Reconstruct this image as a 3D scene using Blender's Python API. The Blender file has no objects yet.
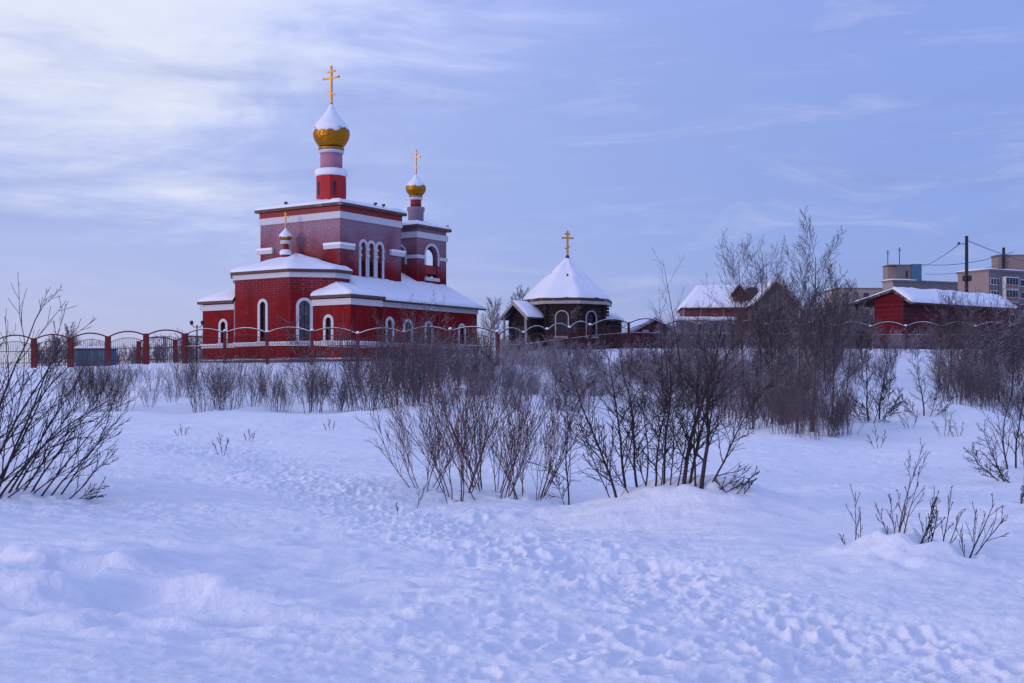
import bpy, math, random
import numpy as np
from mathutils import Vector
from mathutils.geometry import tessellate_polygon

scene = bpy.context.scene
COL = scene.collection
F = 1250.0; HY = 385.0; EYE = 1.65
def R(a): return math.radians(a)
def PX(px, Y): return (px - 512) / F * Y
def PZ(py, Y): return EYE + (HY - py) / F * Y

# ------------------------------------------------------------------ terrain
_cpx = np.array([-1400, -300, 0, 200, 350, 450, 560, 700, 800, 900, 1024, 1400, 2500.0])
_yk = np.array([1, 12, 20, 30, 40, 45, 50, 60, 70, 80, 90, 98, 110, 140, 3000.0])
_L = [0, 0, 0, .2, .6, .74, .42, .95, 1.9, 2.55, 2.85, 3.0, 3.1, 3.2, 3.2]
_M = [0, 0, 0, .2, .6, .78, .5, 1.1, 2.25, 3.05, 3.3, 3.3, 3.4, 3.4, 3.4]
_N = [0, 0, 0, .15, .4, .56, .72, 1.35, 2.6, 3.4, 3.85, 3.95, 4.0, 4.0, 3.6]
_O = [0, 0, 0, .12, .28, .42, .66, 1.3, 2.2, 3.2, 4.3, 4.5, 4.5, 4.4, 3.8]
_P = [0, 0, 0, .05, .1, .16, .4, 1.05, 2.0, 3.1, 4.1, 4.6, 4.8, 4.6, 4]
_Q = [0, 0, 0, .0, .05, .08, .3, .95, 1.95, 3.0, 3.95, 4.4, 4.8, 4.6, 4]
_tab = np.array([_L, _L, _L, _M, _M, _N, _O, _O, _P, _Q, _Q, _Q, _Q], float)
_C = np.linspace(-1.6, 1.6, 321); _S = np.linspace(0, math.log(3000), 640)
_t1 = np.array([np.interp(_S, np.log(_yk), row) for row in _tab])
_T = np.array([np.interp(_C, (_cpx - 512) / F, _t1[:, j]) for j in range(len(_S))]).T
def _smooth(a, ax, n):
    k = np.hanning(n + 2)[1:-1]; k /= k.sum()
    p = [(0, 0), (0, 0)]; p[ax] = (n // 2, n // 2)
    return np.apply_along_axis(lambda v: np.convolve(v, k, 'valid'), ax, np.pad(a, p, 'edge'))
_T = _smooth(_smooth(_T, 1, 9), 0, 21)
def base_h(x, y):
    x = np.asarray(x, float); y = np.asarray(y, float)
    yy = np.maximum(y, 1.0)
    c = np.clip(x / np.maximum(yy, 5.5), -1.59, 1.59)
    u = (c + 1.6) / 3.2 * 320; s = np.log(np.minimum(yy, 2990)) / _S[-1] * 639
    i = np.clip(u.astype(int), 0, 319); j = np.clip(s.astype(int), 0, 638); fu = u - i; fs = s - j
    return (_T[i, j] * (1 - fu) + _T[i + 1, j] * fu) * (1 - fs) + (_T[i, j + 1] * (1 - fu) + _T[i + 1, j + 1] * fu) * fs
def _hash(i, j, seed):
    h = (i.astype(np.int64) * 374761393 + j.astype(np.int64) * 668265263 + seed * 974634777) & 0xFFFFFFFF
    h = ((h ^ (h >> 13)) * 1274126177) & 0xFFFFFFFF
    return ((h ^ (h >> 16)) & 0xFFFF) / 65535.0
def vnoise(x, y, seed=0):
    i = np.floor(x); j = np.floor(y); fx = x - i; fy = y - j
    fx = fx * fx * fx * (fx * (fx * 6 - 15) + 10); fy = fy * fy * fy * (fy * (fy * 6 - 15) + 10)
    a = _hash(i, j, seed); b = _hash(i + 1, j, seed); c = _hash(i, j + 1, seed); d = _hash(i + 1, j + 1, seed)
    return (a * (1 - fx) + b * fx) * (1 - fy) + (c * (1 - fx) + d * fx) * fy - .5
MOUNDS = [(690, 516, .46, 1.25, .9), (650, 508, .12, .9, .6), (730, 520, .14, .8, .8), (704, 507, -.12, .22, .2), (668, 508, .08, .4, .3), (840, 436, .6, 2.4, 1.8), (800, 442, .22, 1.8, 1.2),
          (905, 560, .14, .55, .5), (870, 556, .07, .4, .4), (342, 407, .42, 1.1, 1.0), (372, 413, .2, 1.2, 1.0),
          (470, 512, .12, 1.3, 1.0), (40, 505, .2, 1.9, 1.3), (100, 500, .08, 1.0, .9), (960, 400, .35, 2.5, 3), (900, 398, .4, 2.5, 3),
          (1000, 440, .3, 2.2, 2.0), (560, 420, .25, 2, 2), (230, 590, .05, 1.2, .4), (60, 575, .06, 1.4, .35), (420, 405, .3, 1.6, 2.0), (900, 420, .35, 2.2, 1.6), (955, 425, .3, 1.8, 1.4), (760, 447, .2, 1.5, 1.2), (870, 470, .15, 1.3, .9), (985, 520, .12, .9, .7)]
_mw = []
for (px, py, h, rx, ry) in MOUNDS:
    Y = 1.65 * F / (py - HY)
    for _ in range(8):   # march to where the ground really is at that pixel row
        g = float(base_h(PX(px, Y), Y)); Y = .5 * Y + .5 * max(5, (EYE - g) * F / (py - HY))
    Y = min(Y, 62)
    _mw.append((PX(px, Y), Y, h, rx, ry))
def ground(x, y):
    x = np.asarray(x, float); y = np.asarray(y, float)
    z = base_h(x, y)
    near = 1 / (1 + (np.maximum(y, 0) / 90) ** 4)
    z = z + near * (.26 * vnoise(x / 6.1, y / 7.3, 1) + .13 * vnoise(x / 2.3 + 4, y / 2.0, 2))
    hump = np.clip((y - 42) / 10, 0, 1) * np.clip((84 - y) / 14, 0, 1)
    z = z + hump * (.55 * vnoise(x / 3.4, y / 5.5, 3) + .22 * vnoise(x / 1.5, y / 2.2, 4))
    for (mx, my, h, rx, ry) in _mw:
        z = z + h * np.exp(-(((x - mx) / rx) ** 2 + ((y - my) / ry) ** 2))
    return z
def gz(x, y): return float(ground(x, y))
def spot(px, py):
    """the point of the ground seen at a pixel of the photograph"""
    best = None
    for Y in np.exp(np.linspace(math.log(6), math.log(110), 500)):
        x = PX(px, Y); z = gz(x, Y)
        if HY - (z - EYE) * F / Y <= py: return x, float(Y), z
    return x, float(Y), z
def at(px, Y):
    x = PX(px, Y); return x, Y, gz(x, Y)

# ------------------------------------------------------------------ materials
class NT:
    def __init__(s, nt): s.nt = nt
    def n(s, typ, **kw):
        nd = s.nt.nodes.new(typ)
        for k, v in kw.items():
            if k == 'inp':
                for a, b in v.items():
                    if hasattr(b, 'is_linked') or isinstance(b, bpy.types.NodeSocket): s.nt.links.new(b, nd.inputs[a])
                    else: nd.inputs[a].default_value = b
            else: setattr(nd, k, v)
        return nd
    def math(s, op, a, b=None, clamp=False):
        nd = s.nt.nodes.new('ShaderNodeMath'); nd.operation = op; nd.use_clamp = clamp
        for i, v in enumerate((a, b)):
            if v is None: continue
            if isinstance(v, bpy.types.NodeSocket): s.nt.links.new(v, nd.inputs[i])
            else: nd.inputs[i].default_value = v
        return nd.outputs[0]
    def mix(s, f, a, b, blend='MIX'):
        nd = s.nt.nodes.new('ShaderNodeMix'); nd.data_type = 'RGBA'; nd.blend_type = blend
        for i, v in ((0, f), (6, a), (7, b)):
            if isinstance(v, bpy.types.NodeSocket): s.nt.links.new(v, nd.inputs[i])
            else: nd.inputs[i].default_value = v if i == 0 else (*v[:3], 1)
        return nd.outputs[2]
    def sstep(s, v, lo, hi):
        nd = s.nt.nodes.new('ShaderNodeMapRange'); nd.interpolation_type = 'SMOOTHSTEP'
        s.nt.links.new(v, nd.inputs[0]); nd.inputs[1].default_value = lo; nd.inputs[2].default_value = hi
        return nd.outputs[0]
    def noise(s, vec, scale, detail=4, rough=.55, dist=0):
        nd = s.nt.nodes.new('ShaderNodeTexNoise'); s.nt.links.new(vec, nd.inputs['Vector'])
        nd.inputs['Scale'].default_value = scale; nd.inputs['Detail'].default_value = detail
        nd.inputs['Roughness'].default_value = rough; nd.inputs['Distortion'].default_value = dist
        return nd.outputs[0]
    def mapping(s, vec, scale=(1, 1, 1), rot=(0, 0, 0), loc=(0, 0, 0)):
        nd = s.nt.nodes.new('ShaderNodeMapping'); s.nt.links.new(vec, nd.inputs[0])
        nd.inputs[1].default_value = loc; nd.inputs[2].default_value = rot; nd.inputs[3].default_value = scale
        return nd.outputs[0]
    def bump(s, h, strength, dist, normal=None):
        nd = s.nt.nodes.new('ShaderNodeBump'); s.nt.links.new(h, nd.inputs['Height'])
        nd.inputs['Strength'].default_value = strength; nd.inputs['Distance'].default_value = dist
        if normal: s.nt.links.new(normal, nd.inputs['Normal'])
        return nd.outputs[0]
def new_mat(name):
    m = bpy.data.materials.new(name); m.use_nodes = True
    t = NT(m.node_tree); b = m.node_tree.nodes['Principled BSDF']
    vec = t.n('ShaderNodeTexCoord').outputs['Object']
    return m, t, b, vec
def plain(name, c, rough=.7, var=.2, scale=6, metal=0, bump=.0, frost=0, spec=.3):
    m, t, b, vec = new_mat(name)
    nz = t.noise(vec, scale, 5)
    col = t.mix(nz, [v * (1 - var) for v in c], [min(1, v * (1 + var)) for v in c])
    if frost:
        f = t.sstep(t.noise(vec, scale * .35, 6, .65), .62 - frost * .4, .85 - frost * .3)
        col = t.mix(t.math('MULTIPLY', f, .6), col, (.62, .62, .66))
    t.nt.links.new(col, b.inputs['Base Color'])
    b.inputs['Roughness'].default_value = rough; b.inputs['Metallic'].default_value = metal
    b.inputs['Specular IOR Level'].default_value = spec
    if bump: t.nt.links.new(t.bump(t.noise(vec, scale * 4, 3), .6, bump), b.inputs['Normal'])
    return m
def snow_mat(name, ground_=False):
    m, t, b, vec = new_mat(name)
    nz = t.noise(vec, .8 if ground_ else 2.5, 4)
    col = t.mix(nz, (.87, .88, .92), (.91, .915, .94))
    t.nt.links.new(col, b.inputs['Base Color'])
    b.inputs['Roughness'].default_value = .75; b.inputs['Specular IOR Level'].default_value = .15
    if ground_:
        st = t.mapping(vec, (1.0, 2.2, 1.0), (0, 0, .35))
        n1 = t.bump(t.noise(st, 3.2, 7, .66, .4), .62, .09)
        n2 = t.bump(t.noise(vec, 30, 4, .65), .7, .012, n1)
        t.nt.links.new(n2, b.inputs['Normal'])
    else:
        t.nt.links.new(t.bump(t.noise(vec, 3.5, 4), .5, .06), b.inputs['Normal'])
    return m
def brick_mat(name, red=(.265, .008, .0115), z_lo=6.6, z_hi=10.2, frost_amt=.5):
    m, t, b, vec = new_mat(name)
    sx = t.n('ShaderNodeSeparateXYZ', inp={0: vec})
    h = t.math('ADD', sx.outputs[0], t.math('MULTIPLY', sx.outputs[1], .55))
    cv = t.n('ShaderNodeCombineXYZ', inp={0: h, 1: sx.outputs[2]}).outputs[0]
    br = t.n('ShaderNodeTexBrick', inp={'Vector': cv, 'Scale': 1.0, 'Mortar Size': .012, 'Brick Width': .36, 'Row Height': .17,
                                        'Color1': (*red, 1), 'Color2': (*[v * .72 for v in red], 1), 'Mortar': (.19, .022, .028, 1)})
    col = t.mix(t.sstep(t.noise(t.mapping(vec, (1, 1, .28)), .9, 6, .62), .38, .72), br.outputs[0], [v * .5 for v in red])
    col = t.mix(t.math('MULTIPLY', t.sstep(t.noise(t.mapping(vec, (1.6, 1.6, .22), (0, 0, 0), (4, 2, 9)), 1.1, 6, .7), .56, .8), .10), col, (.40, .36, .44))
    # hoarfrost settled on the upper courses: its edge wanders
    zz = t.math('ADD', sx.outputs[2], t.math('MULTIPLY', t.math('SUBTRACT', t.noise(vec, .33, 3), .5), 5.5))
    fr = t.sstep(zz, z_lo, z_hi)
    speck = t.sstep(t.noise(vec, 7, 5, .7), .25, .75)
    fr = t.math('MULTIPLY', fr, t.math('ADD', t.math('MULTIPLY', speck, .45), .55))
    fr = t.math('MULTIPLY', fr, t.math('ADD', frost_amt, t.math('MULTIPLY', br.outputs[1], .3)), True)
    col = t.mix(fr, col, (.42, .40, .50))
    t.nt.links.new(col, b.inputs['Base Color'])
    b.inputs['Roughness'].default_value = .55; b.inputs['Specular IOR Level'].default_value = .06
    t.nt.links.new(t.bump(br.outputs[1], -.4, .02), b.inputs['Normal'])
    return m
def plank_mat(name, c, w=.2, vertical=False, frost=.2, rough=.75):
    m, t, b, vec = new_mat(name)
    sx = t.n('ShaderNodeSeparateXYZ', inp={0: vec})
    v = t.math('ADD', sx.outputs[0], sx.outputs[1]) if vertical else sx.outputs[2]
    k = t.math('DIVIDE', v, w)
    fr = t.math('FRACT', k); idx = t.math('FLOOR', k)
    wn = t.n('ShaderNodeTexWhiteNoise', noise_dimensions='1D', inp={'W': idx}).outputs[0]
    col = t.mix(wn, [x * .65 for x in c], [min(1, x * 1.25) for x in c])
    gap = t.math('SUBTRACT', 1, t.sstep(t.math('ABSOLUTE', t.math('SUBTRACT', fr, .5)), .40, .5))
    col = t.mix(t.math('MULTIPLY', t.noise(vec, 2.5, 5), .4), col, [x * .4 for x in c])
    f = t.sstep(t.noise(vec, 1.1, 6, .7), .66 - frost * .5, .9 - frost * .3)
    col = t.mix(t.math('MULTIPLY', f, .45), col, (.5, .48, .54))
    t.nt.links.new(col, b.inputs['Base Color']); b.inputs['Roughness'].default_value = rough
    b.inputs['Specular IOR Level'].default_value = .2
    t.nt.links.new(t.bump(gap, .9, .05), b.inputs['Normal'])
    return m
def twig_mat(name, c, frost=0., rough=.85):
    m, t, b, vec = new_mat(name)
    nz = t.noise(vec, 9, 4)
    col = t.mix(nz, [v * .55 for v in c], [v * 1.45 for v in c])
    if frost:
        g = t.n('ShaderNodeNewGeometry')
        nz2 = t.n('ShaderNodeSeparateXYZ', inp={0: g.outputs['True Normal']}).outputs[2]
        up = t.sstep(nz2, .55 - frost * .9, 1.0 - frost * .5)
        sp = t.sstep(t.noise(vec, 1.7, 4), .3, .65)
        col = t.mix(t.math('MULTIPLY', up, sp), col, (.74, .74, .78))
    t.nt.links.new(col, b.inputs['Base Color']); b.inputs['Roughness'].default_value = rough
    b.inputs['Specular IOR Level'].default_value = .15
    return m
def gold_mat(name, sc=1.0):
    m, t, b, vec = new_mat(name)
    nz = t.noise(vec, 5, 3)
    col = t.mix(nz, (.34, .125, .010), (.52, .24, .025))
    t.nt.links.new(col, b.inputs['Base Color'])
    b.inputs['Metallic'].default_value = 1; b.inputs['Roughness'].default_value = .46
    vo = t.n('ShaderNodeTexVoronoi', inp={'Vector': vec, 'Scale': 5.5 / sc}).outputs['Distance']
    t.nt.links.new(t.bump(vo, .7, .06 * sc), b.inputs['Normal'])
    return m
def glass_mat(name, c=(.012, .014, .022), tint=None):
    m, t, b, vec = new_mat(name)
    nz = t.noise(vec, 2.2, 4)
    col = t.mix(t.sstep(nz, .4, .7), c, tint or [v * 2.5 for v in c])
    t.nt.links.new(col, b.inputs['Base Color'])
    b.inputs['Roughness'].default_value = .18; b.inputs['Specular IOR Level'].default_value = .4
    return m
M = dict(
    ground=snow_mat('ground snow', True), snow=snow_mat('lying snow'),
    brick=brick_mat('red brick'), brick_low=brick_mat('red brick lower', z_lo=6.8 - 3.2, z_hi=10.5 - 3.2, frost_amt=.07),
    drum_red=plain('red drum paint', (.42, .012, .018), .45, .2, 3), drum_grey=plain('frosted grey plaster', (.27, .20, .25), .7, .15, 3), drum_pink=plain('frosted pink plaster', (.44, .19, .26), .7, .12, 3),
    white=plain('white trim', (.60, .585, .61), .65, .1, 3, bump=.01), fascia=plain('brown fascia', (.11, .05, .045), .6, .3, 4, frost=.12),
    frieze=plain('dark red frieze', (.26, .02, .022), .55, .25, 3), grey=plain('grey plinth', (.10, .10, .11), .8, .3, 4, frost=.15),
    gold=gold_mat('gold leaf'), gold_s=gold_mat('gold leaf small', .5), goldbright=plain('bright gilding', (.66, .38, .10), .4, .12, 5, metal=.7), goldplain=plain('gilded metal', (.42, .22, .045), .42, .15, 5, metal=.85),
    glass=glass_mat('dark window glass'), glassf=glass_mat('frosted window glass', (.05, .055, .07), (.13, .13, .15)),
    curtain=plain('tan curtain', (.42, .25, .17), .8, .2, 5), inside=plain('dark interior', (.05, .03, .035), .8, .3, 3),
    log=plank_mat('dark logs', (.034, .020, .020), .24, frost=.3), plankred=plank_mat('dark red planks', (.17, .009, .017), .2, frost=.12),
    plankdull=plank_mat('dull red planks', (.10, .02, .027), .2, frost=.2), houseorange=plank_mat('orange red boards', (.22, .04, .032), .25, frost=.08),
    darkwood=plain('dark roof edge', (.055, .035, .035), .7, .3, 4, frost=.25), palewood=plain('pale frosted wood', (.40, .33, .32), .7, .25, 3, frost=.3),
    greygable=plank_mat('grey boards', (.20, .19, .20), .3, True, frost=.3),
    post=plain('red brick post', (.14, .012, .016), .7, .3, 5, frost=.05), iron=plain('dark red iron', (.07, .014, .019), .55, .25, 8),
    iron_dark=plain('dark iron', (.035, .03, .035), .55, .25, 8),
    concrete=plain('grey panel', (.16, .145, .155), .85, .15, .35), tanwall=plain('tan panel', (.27, .20, .18), .85, .12, .3),
    cream=plain('cream panel', (.30, .245, .21), .85, .12, .3), bluebox=plain('blue metal box', (.06, .14, .22), .5, .2, 1),
    winframe=plain('window frame white', (.62, .60, .60), .6, .1, 2), shed=plank_mat('blue grey metal sheet', (.08, .17, .24), .3, True, frost=.15),
    pole=plain('dark pole', (.030, .024, .028), .7, .3, 6), wire=plain('wire', (.03, .03, .035), .6, .1, 3),
    balcony=plain('brick balcony band', (.30, .12, .10), .8, .2, 1),
    bark=twig_mat('dark bark', (.055, .038, .042)), bark_red=twig_mat('red brown bark', (.13, .072, .07)),
    bark_birch=twig_mat('birch bark', (.10, .072, .076), .0), bark_frost=twig_mat('frosted twigs', (.19, .145, .165), .75),
    bark_mid=twig_mat('grey brown twigs', (.115, .082, .092), .3), bark_far=twig_mat('pale frosted twigs', (.17, .14, .16), .5),
    stalk=twig_mat('dry stalk', (.22, .14, .11)),
)

# ------------------------------------------------------------------ mesh helpers
def link(o, parent=None):
    COL.objects.link(o)
    if parent is not None: o.parent = parent
    return o
class MB:
    def __init__(s): s.v = []; s.f = []; s.mi = []; s.sm = []
    def add(s, v, f, mi=0, smooth=False):
        o = len(s.v); s.v.extend([tuple(map(float, p)) for p in v])
        for q in f: s.f.append([i + o for i in q]); s.mi.append(mi); s.sm.append(smooth)
        return s
    def box(s, x0, x1, y0, y1, z0, z1, mi=0):
        v = [(x, y, z) for z in (z0, z1) for y in (y0, y1) for x in (x0, x1)]
        return s.add(v, [(0, 2, 3, 1), (4, 5, 7, 6), (0, 1, 5, 4), (2, 6, 7, 3), (0, 4, 6, 2), (1, 3, 7, 5)], mi)
    def prism(s, poly, z0, z1, mi=0):
        n = len(poly); v = [(p[0], p[1], z0) for p in poly] + [(p[0], p[1], z1) for p in poly]
        return s.add(v, [list(range(n))[::-1], list(range(n, 2 * n))] + [(i, (i + 1) % n, n + (i + 1) % n, n + i) for i in range(n)], mi)
    def extr(s, pts, d, mi=0):
        """planar polygon pts (3-D) extruded by the vector d"""
        n = len(pts); v = list(pts) + [(p[0] + d[0], p[1] + d[1], p[2] + d[2]) for p in pts]
        return s.add(v, [list(range(n))[::-1], list(range(n, 2 * n))] + [(i, (i + 1) % n, n + (i + 1) % n, n + i) for i in range(n)], mi)
    def lathe(s, prof, c=(0, 0), seg=32, mi=0, smooth=True, caps=True):
        v = []; f = []
        for (r, z) in prof:
            for k in range(seg):
                a = 2 * math.pi * k / seg; v.append((c[0] + r * math.cos(a), c[1] + r * math.sin(a), z))
        for i in range(len(prof) - 1):
            for k in range(seg):
                k2 = (k + 1) % seg; f.append((i * seg + k, i * seg + k2, (i + 1) * seg + k2, (i + 1) * seg + k))
        s.add(v, f, mi, smooth)
        if caps:
            o = len(s.v) - len(v)
            s.f.append([o + k for k in range(seg)][::-1]); s.mi.append(mi); s.sm.append(False)
            e = o + (len(prof) - 1) * seg
            s.f.append([e + k for k in range(seg)]); s.mi.append(mi); s.sm.append(False)
        return s
    def tube(s, pts, rad, k=6, mi=0, cap=True):
        pts = [Vector(p) for p in pts]; n = len(pts)
        if not hasattr(rad, '__len__'): rad = [rad] * n
        v = []; f = []
        for i, p in enumerate(pts):
            d = (pts[min(i + 1, n - 1)] - pts[max(i - 1, 0)]).normalized()
            a = d.cross(Vector((0, 0, 1)) if abs(d.z) < .9 else Vector((1, 0, 0))).normalized(); b = d.cross(a)
            for q in range(k):
                an = 2 * math.pi * q / k; v.append(p + (a * math.cos(an) + b * math.sin(an)) * rad[i])
        for i in range(n - 1):
            for q in range(k): f.append((i * k + q, i * k + (q + 1) % k, (i + 1) * k + (q + 1) % k, (i + 1) * k + q))
        if cap: f += [list(range(k))[::-1], list(range((n - 1) * k, n * k))]
        return s.add(v, f, mi, True)
    def ball(s, c, r, mi=0):
        prof = [(max(.001, r * math.sin(t)), c[2] - r * math.cos(t)) for t in np.linspace(0, math.pi, 7)]
        return s.lathe(prof, c[:2], 10, mi)
    def build(s, name, mats, parent=None, off=(0, 0, 0)):
        me = bpy.data.meshes.new(name)
        v = np.array(s.v, float).reshape(-1, 3) - np.array(off)
        me.from_pydata(v.tolist(), [], s.f)
        for m in (mats if isinstance(mats, (list, tuple)) else [mats]): me.materials.append(m)
        me.polygons.foreach_set('material_index', s.mi); me.polygons.foreach_set('use_smooth', s.sm)
        me.update()
        return link(bpy.data.objects.new(name, me), parent)
def tag(o, label, cat, group=None, kind=None):
    o['label'] = label; o['category'] = cat
    if group: o['group'] = group
    if kind: o['kind'] = kind
    return o
def thing(name, label, cat, loc, rz=0, group=None):
    o = bpy.data.objects.new(name, None); o.empty_display_size = .3; link(o)
    o.location = loc; o.rotation_euler = (0, 0, rz)
    return tag(o, label, cat, group)
def offset(poly, d, closed=True):
    n = len(poly); out = []
    for i in range(n):
        p = Vector(poly[i]); ns = []
        if closed or i > 0: t = (p - Vector(poly[i - 1])).normalized(); ns.append(Vector((t.y, -t.x)))
        if closed or i < n - 1: t = (Vector(poly[(i + 1) % n]) - p).normalized(); ns.append(Vector((t.y, -t.x)))
        m = sum(ns, Vector((0, 0)))
        if len(ns) == 2: m = m / max(.3, (1 + ns[0].dot(ns[1])))
        out.append((p.x + m.x * d, p.y + m.y * d))
    return out
def band(mb, poly, d0, d1, z0, z1, closed=True, mi=0):
    a = offset(poly, d0, closed); b = offset(poly, d1, closed); n = len(poly)
    v = [(*p, z0) for p in a] + [(*p, z0) for p in b] + [(*p, z1) for p in b] + [(*p, z1) for p in a]
    f = []
    for i in range(n if closed else n - 1):
        j = (i + 1) % n
        for q in range(4): f.append((q * n + i, q * n + j, ((q + 1) % 4) * n + j, ((q + 1) % 4) * n + i))
    if not closed: f += [(0, n, 2 * n, 3 * n), (n - 1, 4 * n - 1, 3 * n - 1, 2 * n - 1)]
    return mb.add(v, f, mi)
def arch(s, z0, zs, hw, n=12):
    return [(s - hw, z0), (s - hw, zs)] + [(s - hw * math.cos(math.pi * k / n), zs + hw * math.sin(math.pi * k / n)) for k in range(1, n)] + [(s + hw, zs), (s + hw, z0)]
class Wall:
    """plan segment p0 -> p1 seen from outside left to right"""
    def __init__(s, p0, p1):
        s.p0 = Vector(p0); d = Vector(p1) - s.p0; s.L = d.length; s.t = d / s.L; s.n = Vector((s.t.y, -s.t.x))
    def pt(s, u, z, out=0):
        q = s.p0 + s.t * u + s.n * out; return (q.x, q.y, z)
    def s_at(s, world_px, frame):
        """distance along the wall of the vertical that a pixel column sees"""
        k = (world_px - 512) / F
        a = frame(s.p0); b = frame(s.p0 + s.t)
        dx, dy = b[0] - a[0], b[1] - a[1]
        return (k * a[1] - a[0]) / (dx - k * dy)
    def sheet(s, mb, z0, z1, holes=(), reveal=.22, inner=False, mi=0, top=None):
        outer = [(0, z0), (s.L, z0)] + (top if top else [(s.L, z1), (0, z1)])
        for depth, flip in ((0, False),) + (((-reveal, True),) if inner else ()):
            o = [(min(max(u, reveal), s.L - reveal), z) for u, z in outer] if depth else outer
            loops = [[Vector((u, z, 0)) for u, z in o]] + [[Vector((u, z, 0)) for u, z in h] for h in holes]
            flat = [p for lp in loops for p in lp]
            tris = tessellate_polygon(loops)
            mb.add([s.pt(p.x, p.y, depth) for p in flat], [t[::-1] if flip else t for t in tris], mi)
        for h in holes:
            n = len(h); v = [s.pt(u, z, 0) for u, z in h] + [s.pt(u, z, -reveal) for u, z in h]
            mb.add(v, [(i, (i + 1) % n, n + (i + 1) % n, n + i) for i in range(n)], mi)
    def frame(s, mb, c, z0, zs, hw, fw=.2, out=.07, sill=True, mi=0):
        a = arch(c, z0, zs, hw); b = arch(c, z0, zs, hw + fw); n = len(a)
        v = [s.pt(u, z, .004) for u, z in a] + [s.pt(u, z, out) for u, z in a] + [s.pt(u, z, out) for u, z in b] + [s.pt(u, z, .004) for u, z in b]
        f = []
        for i in range(n - 1):
            for q in range(3): f.append((q * n + i, q * n + i + 1, (q + 1) * n + i + 1, (q + 1) * n + i))
        f += [(0, n, 2 * n, 3 * n), (n - 1, 4 * n - 1, 3 * n - 1, 2 * n - 1)]
        mb.add(v, f, mi)
        if sill:
            pts = [s.pt(u, z, .004) for u, z in ((c - hw - fw - .08, z0 - .14), (c + hw + fw + .08, z0 - .14), (c + hw + fw + .08, z0 - .003), (c - hw - fw - .08, z0 - .003))]
            mb.extr(pts, (s.n.x * .16, s.n.y * .16, 0), mi)
    def pane(s, mb, c, z0, zs, hw, depth=.16, mi=0):
        h = arch(c, z0, zs, hw + .01); mb.add([s.pt(u, z, -depth) for u, z in h], [list(range(len(h)))], mi)
def arch_window(parent, wall, c, z0, zs, hw, off, fw=.2, glass=None, curtain=False, label=None, bars=True, trim='white'):
    mb = MB(); wall.frame(mb, c, z0, zs, hw, fw)
    w = mb.build('window', M[trim], parent, off)
    if label: w['label'] = label
    mb = MB(); wall.pane(mb, c, z0, zs, hw); mb.build('pane', glass or M['glass'], w, off)
    if bars:
        mb = MB()
        for zb in (z0 + (zs - z0) * .35, z0 + (zs - z0) * .7):
            pts = [wall.pt(u, z, -.15) for u, z in ((c - hw, zb), (c + hw, zb), (c + hw, zb + .05), (c - hw, zb + .05))]
            mb.extr(pts, (wall.n.x * .04, wall.n.y * .04, 0))
        pts = [wall.pt(u, z, -.149) for u, z in ((c - .025, z0), (c + .025, z0), (c + .025, zs + hw * .98), (c - .025, zs + hw * .98))]
        mb.extr(pts, (wall.n.x * .03, wall.n.y * .03, 0))
        mb.build('glazing_bar', M['inside'], w, off)
    if curtain:
        mb = MB(); pts = [wall.pt(u, z, -.155) for u, z in ((c + hw * .05, z0 + .15), (c + hw * .75, z0 + .15), (c + hw * .7, zs + hw * .55), (c + hw * .1, zs + hw * .75))]
        mb.extr(pts, (wall.n.x * .004, wall.n.y * .004, 0)); mb.build('curtain', M['curtain'], w, off)
    return w
_rs = np.random.RandomState(7)
def subdiv(pts, step, closed):
    out = []; n = len(pts)
    for i in range(n if closed else n - 1):
        a = np.array(pts[i], float); b = np.array(pts[(i + 1) % n], float); k = max(1, int(np.linalg.norm(b - a) / step))
        for q in range(k): out.append(a + (b - a) * q / k)
    if not closed: out.append(np.array(pts[-1], float))
    return out
def snow_roof(mb, rim, top, th=.22, step=.3, nt=8, closed=True, sag=.0, rag=.06, seed=1, mi=0, t_end=1.0, taper=0.):
    """snow lying on the surface lofted from the rim (3-D points) to the top (function of a rim point, or one point)"""
    P = subdiv(rim, step, closed); n = len(P); rows = []
    rs = np.random.RandomState(seed); jit = rs.normal(0, 1, n); jit = (jit + np.roll(jit, 1) + np.roll(jit, -1)) / 3
    tt = [0] + list(np.linspace(0, t_end, nt + 1))
    for r, t in enumerate(tt):
        row = []
        for i, p in enumerate(P):
            q = np.array(top(p) if callable(top) else top, float)
            x = p + (q - p) * t
            h = 0 if r == 0 else th * (.72 if r == 1 else 1) + rag * jit[i] * (1.2 if r == 1 else .5) + float(vnoise(np.array(x[0] * 1.1 + 30), np.array(x[1] * 1.1 + x[2]), seed)) * th * .5
            if taper and r > 1: h = h * (1 - taper * t) + taper * t * .34 * float(vnoise(np.array(x[0] * 1.6 + 3), np.array(x[1] * 1.6 + x[2] * .8), seed + 7))
            inset = .0 if r != 1 else .03
            x = x + (q - p) * 0 + np.array([0, 0, (h if taper and r > 1 else max(h, .015 if r else 0)) - sag * math.sin(math.pi * t)])
            if inset:
                d = q - p; d[2] = 0; L = np.linalg.norm(d)
                if L > 1e-6: x = x + d / L * inset
            row.append(x)
        rows.append(row)
    v = [p for row in rows for p in row]; f = []
    for r in range(len(rows) - 1):
        for i in range(n if closed else n - 1):
            j = (i + 1) % n; f.append((r * n + i, r * n + j, (r + 1) * n + j, (r + 1) * n + i))
    mb.add(v, f, mi, True); return mb
def slab(mb, a, b, c, d, th, mi=0):
    """roof plane a,b (eave) c,d (ridge), thickness th downwards"""
    v = [a, b, c, d] + [(p[0], p[1], p[2] - th) for p in (a, b, c, d)]
    return mb.add(v, [(0, 1, 2, 3), (7, 6, 5, 4), (0, 4, 5, 1), (1, 5, 6, 2), (2, 6, 7, 3), (3, 7, 4, 0)], mi)
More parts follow.
